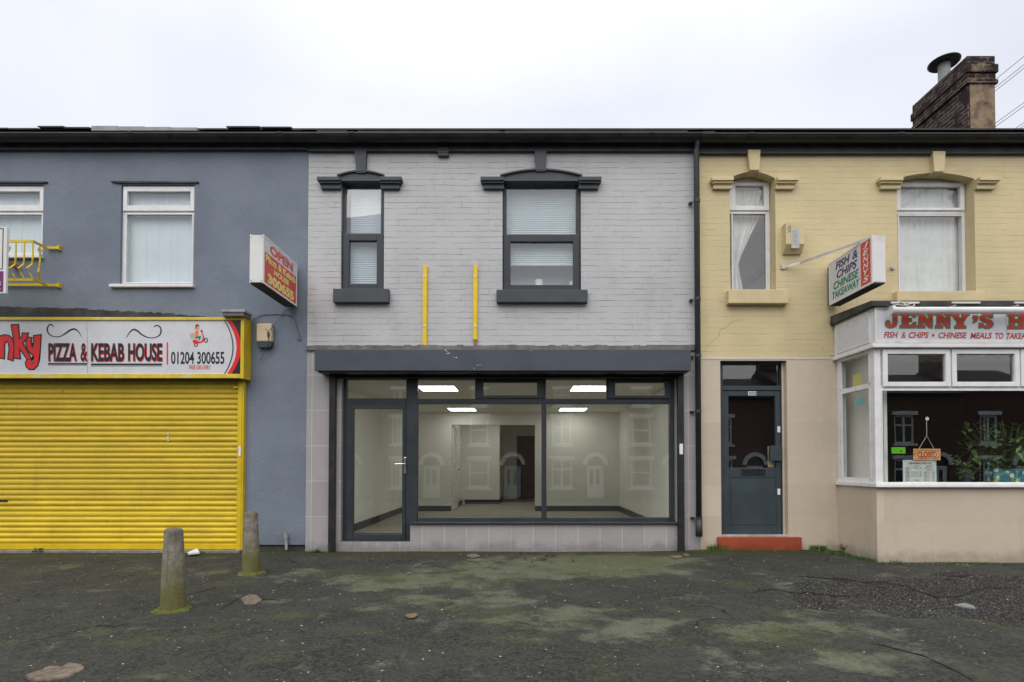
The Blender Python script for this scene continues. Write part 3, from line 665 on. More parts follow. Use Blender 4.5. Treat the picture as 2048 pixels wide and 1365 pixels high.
# arcs at right end
def arc(x_m, sag, y0, y1, t): yy = y0+(y1-y0)*t; return (x_m-sag*(2*t-1)**2, yy)
def arcband(mb, xa, xb, sag, fn, n=24, xe=None):
    for i in range(n):
        t0, t1 = i/n, (i+1)/n; a0 = arc(xa, sag, 641.5, 748.5, t0); a1 = arc(xa, sag, 641.5, 748.5, t1)
        b0 = arc(xb, sag, 641.5, 748.5, t0) if xe is None else (xe, a0[1]); b1 = arc(xb, sag, 641.5, 748.5, t1) if xe is None else (xe, a1[1])
        mb.quad(fn(*a0), fn(*b0), fn(*b1), fn(*a1))
mb = MB(); arcband(mb, 464.8, 467, 17, f2); arcband(mb, 481.5, 485, 22, f2, 24, 485.5); mb.build('border_arc', 'ink', fs)
mb = MB(); arcband(mb, 473, 482, 19.5, f3); mb.build('border_arc', 'red', fs)
# scooter picture
sc = lambda q: [(340+a/9.75, 630+b/9.75) for a, b in q]
def ell(cx, cy, rx, ry, n=20): return [(cx+rx*math.cos(2*math.pi*k/n), cy+ry*math.sin(2*math.pi*k/n)) for k in range(n)]
def pic(name, mat, lst, fn):
    mb = MB()
    for q in lst: poly(mb, sc(q), fn)
    return mb.build(name, mat, fs)
for e_ in ((505, 590, 38, 36, 20, 19), (703, 500, 38, 48, 20, 29)):
    pic('scooter_picture', 'ink', [ell(*e_[:4])], onplane(YS+.0032)); pic('scooter_picture', 'whitepanel', [ell(e_[0], e_[1], *e_[4:])], onplane(YS+.0026))
pic('scooter_picture', 'red', [[(435,515),(470,480),(520,490),(560,520),(620,515),(640,440),(620,370),(590,320),(600,290),(635,295),(640,330),(628,345),(655,400),(672,460),(660,520),(620,545),(550,560),(530,580),(470,570)]], onplane(YS+.0022))
pic('scooter_picture', 'cardbox', [[(380,365),(465,350),(480,460),(400,475)]], onplane(YS+.0024))
pic('scooter_picture', 'orange', [[(495,310),(540,290),(560,340),(545,420),(490,425),(480,360)]], onplane(YS+.0018))
pic('scooter_picture', 'green', [[(490,430),(545,415),(600,410),(600,440),(575,500),(555,495),(560,450),(500,470)]], onplane(YS+.0014))
pic('scooter_picture', 'skin', [ell(538, 250, 32, 42)], onplane(YS+.0016))
pic('scooter_picture', 'closedred', [[(490,230),(500,190),(540,180),(570,205),(565,225),(520,235),(510,275),(492,280)]], onplane(YS+.0010))
tb = thing('junction_box', 'grey flat box lying on the right end of the pizza sign', 'box', P(472, 634, -.1))
MB().box(X(447, -.2), X(490, -.2), -.24, -.06, Z(634.5, -.2), Z(627, -.2), .005).build('box_body', 'ledge', tb)
MB().box(X(445, -.2), X(493, -.2), -.25, -.05, Z(626.8, -.2), Z(621.5, -.2), .008).build('lid', 'dullmetal', tb)

# OPEN projecting sign
def proj_sign(xa, xb, yn, yf, z0, z1, face_right, name, label, cat):
    t = thing(name, label, cat, ((xa+xb)/2, yf, z0))
    mb = MB(); mb.box(xa+.006, xb-.006, yn+.006, yf, z0+.006, z1-.006); 
    for x_ in ((xa, xa+.012), (xb-.012, xb)):
        mb.box(x_[0], x_[1], yn, yn+.03, z0, z1, .003); mb.box(x_[0], x_[1], yf-.03, yf, z0, z1, .003)
        mb.box(x_[0], x_[1], yn+.03, yf-.03, z1-.025, z1, .003); mb.box(x_[0], x_[1], yn+.03, yf-.03, z0, z0+.025, .003)
    mb.build('sign_case', 'signwhite', t)
    return t
xs_, yn, yf = -2.903, -.965, -.055; sn = F/(CAMD+yn)
z1 = Z(469, yn); z0 = Z(567, yn)
os_ = proj_sign(xs_-.156, xs_, yn, yf, z0, z1, True, 'projecting_sign', 'red and white OPEN box sign projecting from blue wall', 'shop sign')
MB().box(xs_-.15, xs_-.006, yn-.004, yn+.005, z0+.01, z1-.01, .002).build('end_panel', 'signwhite', os_)
MB().box(xs_-.15, xs_-.006, yn+.01, yf-.01, z0-.004, z0+.005).build('bottom_panel', 'darkbit', os_)
mb = MB()
for (u, v) in ((.1, .06), (.9, .06), (.1, .94), (.9, .94)):
    MB().box(xs_-.15+.144*u-.004, xs_-.15+.144*u+.004, yn-.007, yn-.0045, z0+(z1-z0)*v-.004, z0+(z1-z0)*v+.004).build('screw', 'ink', os_)
def side(xp, ya, yb, za, zb): return lambda u, v: Vector((xp, ya+(yb-ya)*u, za+(zb-za)*v))
ya, yb, za, zb = yn+.03, yf-.03, z0+.025, z1-.025
S1 = side(xs_-.003, ya, yb, za, zb); S2 = side(xs_-.001, ya, yb, za, zb)
mb = MB(); mb.quad(S1(0, 0), S1(1, 0), S1(1, .70), S1(0, .70)); mb.build('sign_face', 'redsign', os_)
mb = MB(); mb.quad(S1(0, .70), S1(1, .70), S1(1, 1), S1(0, 1)); mb.build('sign_face', 'whitepanel', os_)
letters(os_, 'redsign', 'OPEN', .15, .96, .88, .745, S2, .045)
letters(os_, 'paleyellow', 'Pizza & Kebab', .03, .665, .97, .50, S2, .045); letters(os_, 'paleyellow', 'HOUSE', .27, .45, .74, .32, S2, .05); letters(os_, 'paleyellow', '300655', .09, .27, .92, .035, S2, .055)
MB().box(xs_-.12, xs_-.03, yf, -.001, z0+.05, z0+.12, .003).build('wall_bracket', 'dullmetal', os_)

# alarm box on the blue wall
ab = thing('alarm_box', 'cream alarm box with dark base and cable knot on blue wall', 'alarm box', P(533, 674, 0))
x0, x1, z0, z1 = rect(518, 650, 548, 697)
MB().box(x0, x1, -.07, -.002, z0+.075, z1, .014).build('cover', 'cream', ab)
MB().prism([(x0, z0+.074), (x0+.004, z0+.03), (x0+.02, z0), (x1-.02, z0), (x1-.004, z0+.03), (x1, z0+.074)], -.066, -.004).build('base', 'doorblue', ab)
def cable(pts, label, r=.004, mat='cable', name='cable', grp=None):
    pts = [P(*q) for q in pts]; sm = []
    for i in range(len(pts)-1):
        p0, p1, p2, p3 = pts[max(i-1, 0)], pts[i], pts[i+1], pts[min(i+2, len(pts)-1)]
        for k in range(6):
            t = k/6; sm.append(.5*((2*p1)+(-p0+p2)*t+(2*p0-5*p1+4*p2-p3)*t*t+(-p0+3*p1-3*p2+p3)*t**3))
    sm.append(pts[-1]); o = sm[0].copy()
    return solo(MB().tube(sm, r, 6), name, mat, label, 'cable', grp, o, True)
cable([(506, 640, -.03), (520, 632, -.01), (545, 629, -.008), (580, 631, -.008), (590, 640, -.008), (596, 662, -.008), (602, 678, -.008), (598, 681, -.008), (595, 676, -.008)], 'thin grey cable curling over the cream alarm box on the blue wall')
cable([(516, 648, -.02), (528, 655, -.06), (536, 664, -.078), (537, 672, -.08), (536, 685, -.08), (531, 699, -.07), (520, 722, -.02)], 'thin dark cable drooping from sign corner across the cream alarm box')
cable([(575, 612, -.02), (562, 633, -.02), (548, 651, -.07), (538, 662, -.08)], 'dark cable running from the OPEN sign down to the cream alarm box')
solo(MB().tube([P(537, 662, -.08), P(536.5, 666, -.08), P(536.5, 672, -.08), P(536, 678, -.08)], [.003, .017, .014, .003], 8), 'cable_knot', 'cable', 'dark taped cable knot hanging in front of the cream alarm box', 'cable', None, P(537, 662, -.08))

# yellow window guard
YG = -.30
wg = thing('window_guard', 'yellow wrought iron window guard below the left upper window', 'window guard', P(60, 575, 0))
def fb(mb, pts, h=.045, t=.012):      # flat bar, upright section, through points
    for a, b in zip(pts, pts[1:]):
        d = (b-a).normalized(); up = Vector((0, 0, 1)); nn_ = d.cross(up).normalized()*t/2; hh = up*h/2
        c = [a-nn_-hh, a+nn_-hh, a+nn_+hh, a-nn_+hh]; e = [b-nn_-hh, b+nn_-hh, b+nn_+hh, b-nn_+hh]
        va = [mb.bm.verts.new(q) for q in c]; vb = [mb.bm.verts.new(q) for q in e]
        mb.bm.faces.new(va); mb.bm.faces.new(vb[::-1])
        for i in range(4): mb.bm.faces.new((va[i], vb[i], vb[(i+1) % 4], va[(i+1) % 4]))
for (yy, yw) in ((483, 496), (560, 571)):
    mb = MB(); pts = [P(-90, yy, YG), P(66, yy, YG), P(93, yw, -.03), P(115, yw, -.03)]
    fb(mb, pts, .03); q0 = P(113, yw, -.035); q1 = P(120, yw, -.025)
    mb.prism([(q0.x, q0.z-.015), (q1.x, q1.z-.03), (q1.x, q1.z+.03), (q0.x, q0.z+.015)], -.045, -.001)
    mb.build('rail', 'yellow', wg)
mb = MB(); fb(mb, [P(-80, 570, -.035), P(95, 570, -.035)], .03); mb.build('rail', 'yellow', wg)
for bx in (-70, -53, -36, -18, -1, 15, 32, 49, 66):
    a = P(bx, 484, YG); b = P(bx, 560, YG); h = a.z-b.z
    pts = [a, a+Vector((0, 0, -h*.45)), Vector((a.x-.01, YG-.0, a.z-h*.6)), Vector((a.x-.028, YG-.05, a.z-h*.74)), Vector((a.x-.012, YG-.02, a.z-h*.86)), b]
    MB().tube(pts, [.008, .010, .011, .011, .009, .009], 6).build('baluster', 'yellow', wg)
a = P(80, 492, YG*.55); b = P(78, 566, YG*.5); h = a.z-b.z
MB().tube([a, a+Vector((.005, 0, -h*.4)), Vector((a.x+.02, a.y-.04, a.z-h*.75)), b], [.009, .011, .011, .009], 6).build('baluster', 'yellow', wg)
for bx in (16, 80):
    c0 = P(bx, 501 if bx > 50 else 498, YG*.6); mb = MB()
    mb.tube([c0+Vector((.035*math.cos(t)*(1-t/16), -.0, .045*math.sin(t)*(1-t/16))) for t in [k*.5 for k in range(22)]], .006, 6); mb.build('scroll', 'yellow' if bx < 50 else 'paleyellow', wg)

# agent's board at the left edge
YL = -.9
bd = thing('letting_board', 'white and purple agent board cut by the left edge of the photo', 'sign', P(0, 585, YL))
xr = X(13, YL, 520)
MB().box(xr-1.0, xr, YL, YL+.025, Z(587, YL), Z(455, YL), .003).build('board', 'signwhite', bd)
MB().box(xr-.95, X(7.5, YL, 520), YL-.003, YL-.0005, Z(584, YL), Z(543, YL)).build('print_block', 'boardpurple', bd)
mb = MB(); a, b, c, d = X(-100, YL, 520), X(6, YL, 520), Z(539, YL), Z(457, YL); mb.frame(a, b, c, d, YL-.003, YL-.0005, .008, 0); mb.build('border_line', 'ink', bd)
mb = MB()
for (u0, v0, u1, v1) in ((-9, 564, 1.6, 565.8), (-4, 568.5, 1.8, 570.2), (-9, 577.5, 1.0, 579)): mb.quad(P(u0, v1, YL-.005), P(u1, v1, YL-.005), P(u1, v0, YL-.005), P(u0, v0, YL-.005))
mb.build('lettering', 'sticker', bd)
MB().box(xr-.75, xr-.70, YL+.026, -.001, Z(480, YL), Z(472, YL)).build('bracket', 'timber', bd)

# ---------------------------------------------------------------- GREY SHOP (middle)
grey = thing('empty_shop', 'light grey painted brick shop with anthracite shopfront and bare interior', 'building', (XG, 0, 0))
g1 = rect(682, 352, 768, 581); g2 = rect(1005, 352, 1162, 583)
front = (X(682.5, 0, 900), X(1352, 0, 900), -.02, Z(748))
zsp = Z(697)
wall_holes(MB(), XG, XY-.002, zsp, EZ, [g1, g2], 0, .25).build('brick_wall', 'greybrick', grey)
sill_z = Z(1048)
step_z = Z(1084)
xd = X(820.5, 0, 1060)
mb = MB(); wall_holes(mb, XG, XY-.002, -.12, zsp-.002, [(front[0], xd, step_z, front[3]), (xd, front[1], sill_z, front[3])], -.004, .25)
mb.build('tile_cladding', 'greytile', grey)
roof = shell(grey, XG, XY); 
for a, b, h in ((640, 700, .012), (720, 1000, .006), (1010, 1370, .008)):
    roof.extx([(-.17, gz_top+.0), (-.17, gz_top+h+.012), (.3, gz_top+.2), (.3, gz_top+.18)], X(a), X(b))
roof.build('roof', 'slate', grey)
eaves(grey, XG, XY, 303, 288, 265)
mb = MB()
for k in range(60):
    xa = XG+(XY-XG)*k/60; xb = XG+(XY-XG)*(k+1)/60; mb.box(xa, xb, -.035-random.uniform(0, .006), .0-.001, Z(702), Z(691+random.uniform(-1.2, 1.2), -.03)+.0)
mb.build('cement_ledge', 'ledge', grey)
mb = MB().box(*rect(877, 299, 898, 316)[:2], -.05, -.001, *rect(877, 299, 898, 316)[2:], .006); a, b, c, d = rect(876, 307, 899, 310); mb.box(a, b, -.056, -.051, c, d, .003); mb.build('vent_box', 'greypaint', grey)
def keystone(root, a0, a1, y0, b0, b1, y1, mat, Y0=-.05):
    MB().prism([(X(a0, 0, y0), Z(y0)), (X(b0, 0, y1), Z(y1)), (X(b1, 0, y1), Z(y1)), (X(a1, 0, y0), Z(y0))], Y0, -.001).build('keystone', mat, root)
def label_mould(root, a, b, y0, y1, mat, capleft, end):
    # corbelled impost: shelf, ogee step, lower band
    x0, x1 = X(a, 0, y0), X(b, 0, y0); z1_, z0_ = Z(y0), Z(y1); h = z1_-z0_
    mb = MB(); s = 1 if end == 'l' else -1
    def seg(ins, ya, za, zb):
        l, r = (x0+ins, x1) if end == 'l' else (x0, x1-ins)
        mb.box(l, r, ya, -.001, za, zb, .004)
    seg(0, -.095, z1_-h*.36, z1_); seg(.018, -.075, z1_-h*.55, z1_-h*.365); seg(.035, -.045, z0_, z1_-h*.555)
    mb.build('label_moulding', mat, root)
def arch_fill(x0, x1, zs, rise, n=14):
    return [(x0+(x1-x0)*i/n, zs+rise*(1-(2*i/n-1)**2)) for i in range(n+1)]
for (r_, cx, pane_u, pane_l, kst, lbl, arch, sil) in (
        (g1, 725, (692, 367, 762, 467), (699, 483, 754, 569), (711, 735, 306, 715, 733, 350), (639, 684, 763, 806), (678, 769, 354, 346), (667, 778)),
        (g2, 1083, (1013, 370, 1152, 469), (1021, 485, 1146, 571), (1069, 1093, 306, 1072, 1091, 347), (962, 1008, 1157, 1201), (1002, 1162, 354, 343), (993, 1175))):
    x0, x1, z0, z1 = r_
    Yw = .05; ztr = Z(474); zf = Z(365)
    u = rect(*pane_u, Yw); l = rect(*pane_l, Yw)
    mb = MB().frame(x0+.001, x1-.001, z0, zf, Yw, Yw+.07, (u[0]-x0-.0, x1-u[1], .04, zf-u[3]), .004); mb.box(u[0], u[1], Yw+.002, Yw+.068, u[2]-.05, u[2], .004)
    wn = mb.build('window', 'anthracite', grey)
    sx0, sx1, sz0, sz1 = x0+.014, x1-.014, z0+.012, u[2]-.012
    m2 = MB().frame(sx0, sx1, sz0, sz1, Yw-.02, Yw+.03, (l[0]-sx0, sx1-l[1], l[2]-sz0, sz1-l[3]), .007); m2.build('opening_sash', 'anthracite', wn)
    MB().box(u[0]-.004, u[1]+.004, Yw+.014, Yw+.02, u[2]-.004, u[3]+.004).build('pane', 'glassup', wn); MB().box(l[0]-.004, l[1]+.004, Yw+.012, Yw+.018, l[2]-.004, l[3]+.004).build('pane', 'glassup', wn)
    # head board with curved top closing the arch
    ax0, ax1 = X(arch[0], 0, 354), X(arch[1], 0, 354)
    zs_, ra = Z(arch[2]), Z(arch[3])-Z(arch[2])
    mb = MB(); mb.prism([(ax0, Z(363, -.05))]+arch_fill(ax0, ax1, zs_, ra)+[(ax1, Z(363, -.05))], -.030, .12)
    top = arch_fill(ax0-.01, ax1+.01, zs_+.004, ra+.006); mb.prism([(p, q-.02) for p, q in top][::-1]+top, -.055, -.0305)
    mb.box(ax0+.01, ax1-.01, -.045, -.0305, Z(362, -.05), Z(357, -.05), .003); mb.build('arch_head', 'greypaint', wn)
    s0, s1, zs0, zs1 = rect(sil[0], z0 and 582, sil[1], 605, -.05); MB().box(s0, s1, -.075, .048, Z(605, -.07), z0-.001, .008).build('sill', 'greypaint', wn)
    keystone(grey, *kst, 'greypaint')
    label_mould(grey, lbl[0], lbl[1], 361, 381, 'greypaint', True, 'l'); label_mould(grey, lbl[2], lbl[3], 361, 381, 'greypaint', True, 'r')
    # pleated blind
    mb = MB(); zt = u[3]+.02; zbm = (l[2]-.02) if cx < 1000 else Z(530, .16); n = int((zt-zbm)/.0125); prof = [(.15+(.012 if k % 2 else 0), zt-(zt-zbm)*k/n) for k in range(n+1)]
    mb.extx(prof, x0+.03+(.045 if cx < 1000 else 0), x1-.03, False); 
    if cx > 1000: mb.box(x0+.03, x1-.03, .142, .168, zbm-.016, zbm-.001, .003)
    solo(mb, 'pleated_blind', 'blind', 'pale pleated blind ' + ('pulled fully down in narrow dark framed upper window' if cx < 1000 else 'half lowered in wide dark framed upper window'), 'window blind', 'pleated blinds in the grey building', (x0, .15, zbm))
wall_in = MB().box(XG+.13, XY-.13, .42, .47, 2.71, EZ-.01); wall_in.build('room_partition', 'upwall', grey)
a, b, c, d = rect(1071, 561, 1086, 572, .12)
for (q, nm) in (((1070, 561, 1086, 573), 'white pot with lid on the wide upper window sill'), ((1139, 564, 1149, 573), 'small white pot at right end of the wide upper window sill')):
    a, b, c, d = rect(*q, .12); cx, rr = (a+b)/2, (b-a)/2; c = g2[2]+.05
    t = thing('pot', nm, 'pot', (cx, .12, c), 'pots on the upper sill')
    MB().tube([(cx, .125, c), (cx, .125, c+(d-c)*.7)], rr*.95, 14).build('body', 'sticker', t); MB().tube([(cx, .125, c+(d-c)*.7+.001), (cx, .125, d)], rr, 14).build('lid', 'whitepanel', t)
MB().box(g2[0]+.01, g2[1]-.01, .121, .249, g2[2]+.0, g2[2]+.05).build('inner_sill', 'upvc', grey)
# battens
for (a, b, y0, y1, pt) in ((845, 853, 531, 696, False), (946, 954, 531, 679, True)):
    xa0, xa1 = X(a+1, -.03, y0), X(b+1, -.03, y0); t = thing('timber_batten', 'yellow timber batten screwed to grey brick wall, ' + ('bottom end split to a point' if pt else 'bottom end cut square'), 'batten', P((a+b)/2, y1, 0), 'yellow battens on the grey wall')
    xb0, xb1 = X(a, -.03, y1), X(b, -.03, y1); zt, zb_ = Z(y0, -.03), Z(y1, -.03)
    MB().prism([(xa0, zt), (xb0, zb_), (xb1, zb_), (xa1, zt-.004)], -.032, -.001).build('strip', 'battenyellow', t)
    if pt: MB().prism([(xb0, zb_-.001), (xb0+.018, Z(690, -.03)), (xb1-.012, Z(691, -.03)), (xb1, zb_-.001)], -.026, -.004).build('split_end', 'timber', t)
    for yy in (553, 652):
        q = P((a+b)/2+.4, yy, -.034); k = MB(); k.tube([(q.x, -.036, q.z), (q.x, -.032, q.z)], .016, 10); k.build('screw', 'sticker', t)
        k = MB(); k.tube([(q.x, -.0375, q.z), (q.x, -.0362, q.z)], .006, 8); k.build('screw_head', 'timber', t)
# shutter housing
YBX = -.28
hx0, hx1 = X(629, YBX, 720), X(1382, YBX, 720); hz0, hz1 = Z(742, YBX), Z(699, YBX)
mb = MB().box(hx0, hx1, YBX, -.006, hz0, hz1, .006); hous = mb.build('shutter_housing', 'boxgrey', grey)
mb = MB().box(hx0+.04, hx1-.04, YBX+.03, -.03, hz0-.02, hz0-.002); mb.build('housing_base', 'black', hous)
mb = MB(); rng = random.Random(3)
for (a, b, w_, h_) in ((891, 700.5, 5, 1.0), (893.5, 703, 1.4, 1.6), (896, 707.5, 5, 1.2), (899, 706, 1.4, 1.4), (908, 715, 1.6, 1), (913, 715.5, 2.2, 2), (955, 731, 2, 1.3), (960, 730, 1.6, 1.3), (948, 737, 1.4, 1.4), (1062, 702, 2, .8)):
    q = P(a, b, YBX-.002); s_ = .0062; mb.quad((q.x-w_*s_/2, YBX-.002, q.z-h_*s_/2), (q.x+w_*s_/2, YBX-.002, q.z-h_*s_*.4), (q.x+w_*s_*.45, YBX-.002, q.z+h_*s_/2), (q.x-w_*s_*.5, YBX-.002, q.z+h_*s_*.45))
mb.build('paint_chip', 'sticker', hous)
for (a, b) in ((658, 670), (1356, 1368)):
    xa, xb = X(a, -.06, 920), X(b, -.06, 920); mb = MB().box(xa, xb, -.075, -.005, gz(xa, 0)-.02, hz0-.003, .004); mb.box(xa+.03, xa+.04, -.0765, -.0752, .05, hz0-.02); rl = mb.build('shutter_rail', 'rail', grey)
    if a > 1000: 
        a_, b_, c_, d_ = rect(1359, 888, 1366, 909, -.08); MB().box(a_, b_, -.082, -.0768, c_, d_, .002).build('lock_plate', 'sticker', rl)
mb = MB(); mb.extx([(-.05, Z(757, -.05)), (-.066, Z(755, -.05)), (-.05, Z(752, -.05)), (-.066, Z(749, -.05)), (-.05, Z(746, -.05)), (-.02, Z(746, -.05)), (-.02, Z(757, -.05))], X(671, -.05), X(1355, -.05)); mb.build('shutter_curtain', 'rail', grey)
# shopfront frame
YF = .07
def fr(a, b, c, d, Y=YF): return rect(a, b, c, d, Y)
sf = MB()
fx0, fx1 = front[0], front[1]
top, bot = Z(757, YF), sill_z
# outer verticals and rails (front left jamb runs down to the step)
def bar(mb, a, b, c, d, y0, y1, bv=.005): q = fr(a, b, c, d); mb.box(q[0], q[1], y0, y1, q[2], q[3], bv)
sf.box(fr(684, 757, 692, 1083)[0], fr(684, 757, 692, 1083)[1], YF, YF+.075, step_z+.002, Z(750, YF), .004)
sf.box(X(812, YF, 1060), xd-.0005, YF+.001, YF+.074, step_z+.002, sill_z, .003)
bar(sf, 692, 750, 1349, 759.5, YF, YF+.075)
sf.box(X(812, YF, 900), X(835, YF, 900), YF-.004, YF+.075, sill_z+.001, Z(750, YF), .005)
bar(sf, 692, 797, 812, 812, YF+.001, YF+.074); bar(sf, 835, 798, 1340, 808, YF+.001, YF+.074)
bar(sf, 1340, 757, 1350, 1046, YF, YF+.075); bar(sf, 835, 1036, 1340, 1046.5, YF+.001, YF+.075)
bar(sf, 950, 759.5, 955, 798, YF+.002, YF+.07); bar(sf, 1083, 759.5, 1092, 798, YF+.002, YF+.07); bar(sf, 1213, 759.5, 1217, 798, YF+.002, YF+.07)
sfo = sf.build('shopfront', 'anthracite', grey)
q = fr(1083, 808, 1093, 1036); k = MB(); cx = (q[0]+q[1])/2; k.tube([(cx, YF+.02, q[2]-.01), (cx, YF+.02, q[3])], (q[1]-q[0])/2, 16); k.box(q[0]+.004, q[1]-.004, YF+.02, YF+.074, q[2], q[3]); k.build('mullion', 'anthracite', sfo)
for (a, b, c, d) in ((953, 759.5, 1086, 797.5), (1216, 760, 1341, 798)):
    o_ = fr(a, b, c, d); i_ = fr(a+14, b+6.5, c-12, d-6); k = MB().frame(*o_, YF-.022, YF+.03, (i_[0]-o_[0], o_[1]-i_[1], i_[2]-o_[2], o_[3]-i_[3]), .006); sa = k.build('opening_sash', 'anthracite', sfo)
    MB().box(i_[0]-.004, i_[1]+.004, YF+.012, YF+.018, i_[2]-.004, i_[3]+.004).build('pane', 'glass', sfo)
for (a, b, c, d) in ((692, 759.5, 812, 797), (835, 759.5, 950, 798), (1092, 759.5, 1213, 798), (835, 808, 1083, 1036), (1093, 808, 1340, 1036)):
    o_ = fr(a, b, c, d); MB().box(o_[0]-.004, o_[1]+.004, YF+.034, YF+.040, o_[2]-.004, o_[3]+.004).build('pane', 'glass', sfo)
MB().box(X(818, -.04, 1045), X(1357, -.04, 1045), -.045, YF-.001, sill_z, sill_z+.022, .005).build('sill', 'anthracite', sfo)
# door
do = fr(692, 812, 818, 1083); dg = fr(707, 818, 805, 1066)
do = (do[0], X(811.5, YF, 900), step_z+.012, do[3])
dg = (dg[0], dg[1], Z(1066, YF), dg[3]-.0)
k = MB().frame(*do, YF-.012, YF+.05, (dg[0]-do[0], do[1]-dg[1], dg[2]-do[2]-.02, do[3]-dg[3]), .007); k.frame(dg[0]-.012, dg[1]+.012, dg[2]-.014, dg[3]+.012, YF-.018, YF-.005, .012, .003)
door = k.build('door', 'anthracite', grey)
MB().box(dg[0]-.004, dg[1]+.004, YF+.02, YF+.026, dg[2]-.03, dg[3]+.004).build('pane', 'glass', door)
k = MB(); q = P(810, 930, YF-.02); k.box(q.x-.016, q.x+.016, YF-.024, YF-.0125, Z(948, YF), Z(915, YF), .005); k.tube([(q.x, YF-.02, Z(928, YF)), (q.x, YF-.06, Z(928, YF)), (X(806, YF-.06), YF-.065, Z(928, YF)), (X(791, YF-.06), YF-.062, Z(928.5, YF))], .009, 10); k.tube([(q.x, YF-.03, Z(940, YF)), (q.x, YF-.02, Z(940, YF))], .011, 10); k.build('handle', 'chrome', door, False)
MB().box(do[0]-.05, do[1]+.05, YF-.05, YF+.075, step_z+.0005, step_z+.011, .003).build('threshold', 'anthracite', door)
# interior
RX0, RX1, RYB, RZF, RZC = -2.6, 2.15, 5.05, .09, 2.29
op = (X(903, RYB, 940), X(1070, RYB, 940), RZF-.1, Z(850, RYB))
mb = MB(); wall_holes(mb, RX0, RX1, RZF-.05, RZC+.05, [op], RYB, RYB+.12)
mb.box(RX0-.05, RX0-.001, .26, RYB+.12, RZF-.05, RZC+.05); mb.box(RX1+.001, RX1+.05, .26, RYB+.12, RZF-.05, RZC+.05)
# back room
bx0, bxm, bxr = op[0]-.02, X(999, 7.2, 940), op[1]+.35
mb.box(X(931, 7.2, 940)-.9, bxm, 7.2, 7.3, RZF-.05, RZC+.05); mb.box(bxm-.1, bxm, 7.3, 9.3, RZF-.05, RZC+.05)
mb.box(bx0-.1, bx0, RYB+.121, 9.3, RZF-.05, RZC+.05); mb.box(bxr, bxr+.1, RYB+.121, 9.3, RZF-.05, RZC+.05); mb.box(bxm, bxr, 9.2, 9.3, RZF-.05, RZC+.05)
mb.build('interior_wall', 'intwall', grey)
MB().box(RX0-.1, RX1+.1, .2, 9.35, RZC, RZC+.06).build('ceiling', 'intceil', grey)
MB().box(RX0-.1, RX1+.1, .12, 9.35, RZF-.08, RZF).build('floor', 'carpet', grey)
mb = MB(); sk = .115
mb.box(RX0, RX0+.018, .3, RYB-.019, RZF+.001, RZF+sk); mb.box(RX1-.018, RX1, .3, RYB-.019, RZF+.001, RZF+sk); mb.box(RX0, op[0], RYB-.018, RYB-.001, RZF+.001, RZF+sk); mb.box(op[1], RX1, RYB-.018, RYB-.001, RZF+.001, RZF+sk)
mb.box(X(945, 7.2, 940)-.2, bxm, 7.182, 7.199, RZF+.001, RZF+sk); mb.box(bxm+.001, bxm+.018, 7.18, 9.19, RZF+.001, RZF+sk); mb.box(op[0]+.001, op[0]+.018, 6.1, 7.18, RZF+.001, RZF+sk)
mb.build('skirting_board', 'anthracite', grey)
dx0 = X(1034, 9.19, 940); MB().box(dx0, dx0+.85, 9.16, 9.199, RZF+.01, Z(873, 9.19), .004).build('inner_door', 'darkwood', grey)
mb = MB().box(op[0]+.001, op[0]+.04, RYB+.125, RYB+.92, RZF+.01, op[3]-.04, .004); dl = mb.build('inner_door', 'upvc', grey)
MB().tube([(op[0]+.04, RYB+.85, 1.0), (op[0]+.09, RYB+.85, 1.0), (op[0]+.09, RYB+.74, 1.0)], .01, 8).build('handle', 'dullmetal', dl)
for (x_, y_, nm) in ((-1.29, 1.27, 'front left'), (1.03, 1.27, 'front right'), (-1.27, 4.42, 'back left'), (1.06, 4.42, 'back right'), (-.75, 6.2, 'innermost')):  # innermost panel is out of sight, added to brighten the dark back room
    t = thing('ceiling_light', ('lit square ceiling panel at %s of the bare front room' % nm) if nm != 'innermost' else 'unseen ceiling panel added to brighten the back room beyond the opening', 'ceiling light', (x_, y_, RZC), 'lit ceiling panels in the empty shop')
    MB().frame(x_-.29, x_+.29, 0, .58, 0, .012, .012, 0).bm.free()
    k = MB(); k.box(x_-.295, x_+.295, y_-.295, y_+.295, RZC-.012, RZC-.001); k.build('frame', 'upvc', t)
    k = MB(); k.quad((x_-.275, y_-.275, RZC-.0135), (x_+.275, y_-.275, RZC-.0135), (x_+.275, y_+.275, RZC-.0135), (x_-.275, y_+.275, RZC-.0135)); k.build('diffuser', 'panel', t)
# downpipe
pt0, pt1 = P(1391, 275, -.11), P(1401, 1068, -.11)
xpipe = (P(1391, 400, -.09).x+P(1400, 900, -.09).x)/2
mb = MB().tube([(xpipe, -.125, Z(280, -.12)), (xpipe, -.10, Z(290, -.1)), (xpipe, -.085, Z(300, -.1)), (xpipe, -.085, .26)], .036, 14)
mb.tube([(xpipe, -.085, .42), (xpipe, -.085, .205)], .043, 14)
dp = mb.build('downpipe', 'pipe', grey, True)
for yy in (402, 598, 823, 1037, 712):
    z_ = Z(yy, -.09); k = MB().tube([(xpipe, -.085, z_-.02), (xpipe, -.085, z_+.02)], .042, 14); k.box(xpipe-.085, xpipe-.04, -.05, -.006, z_-.012, z_+.012, .003); k.build('pipe_clip', 'pipe', dp)
tag(dp, None); 

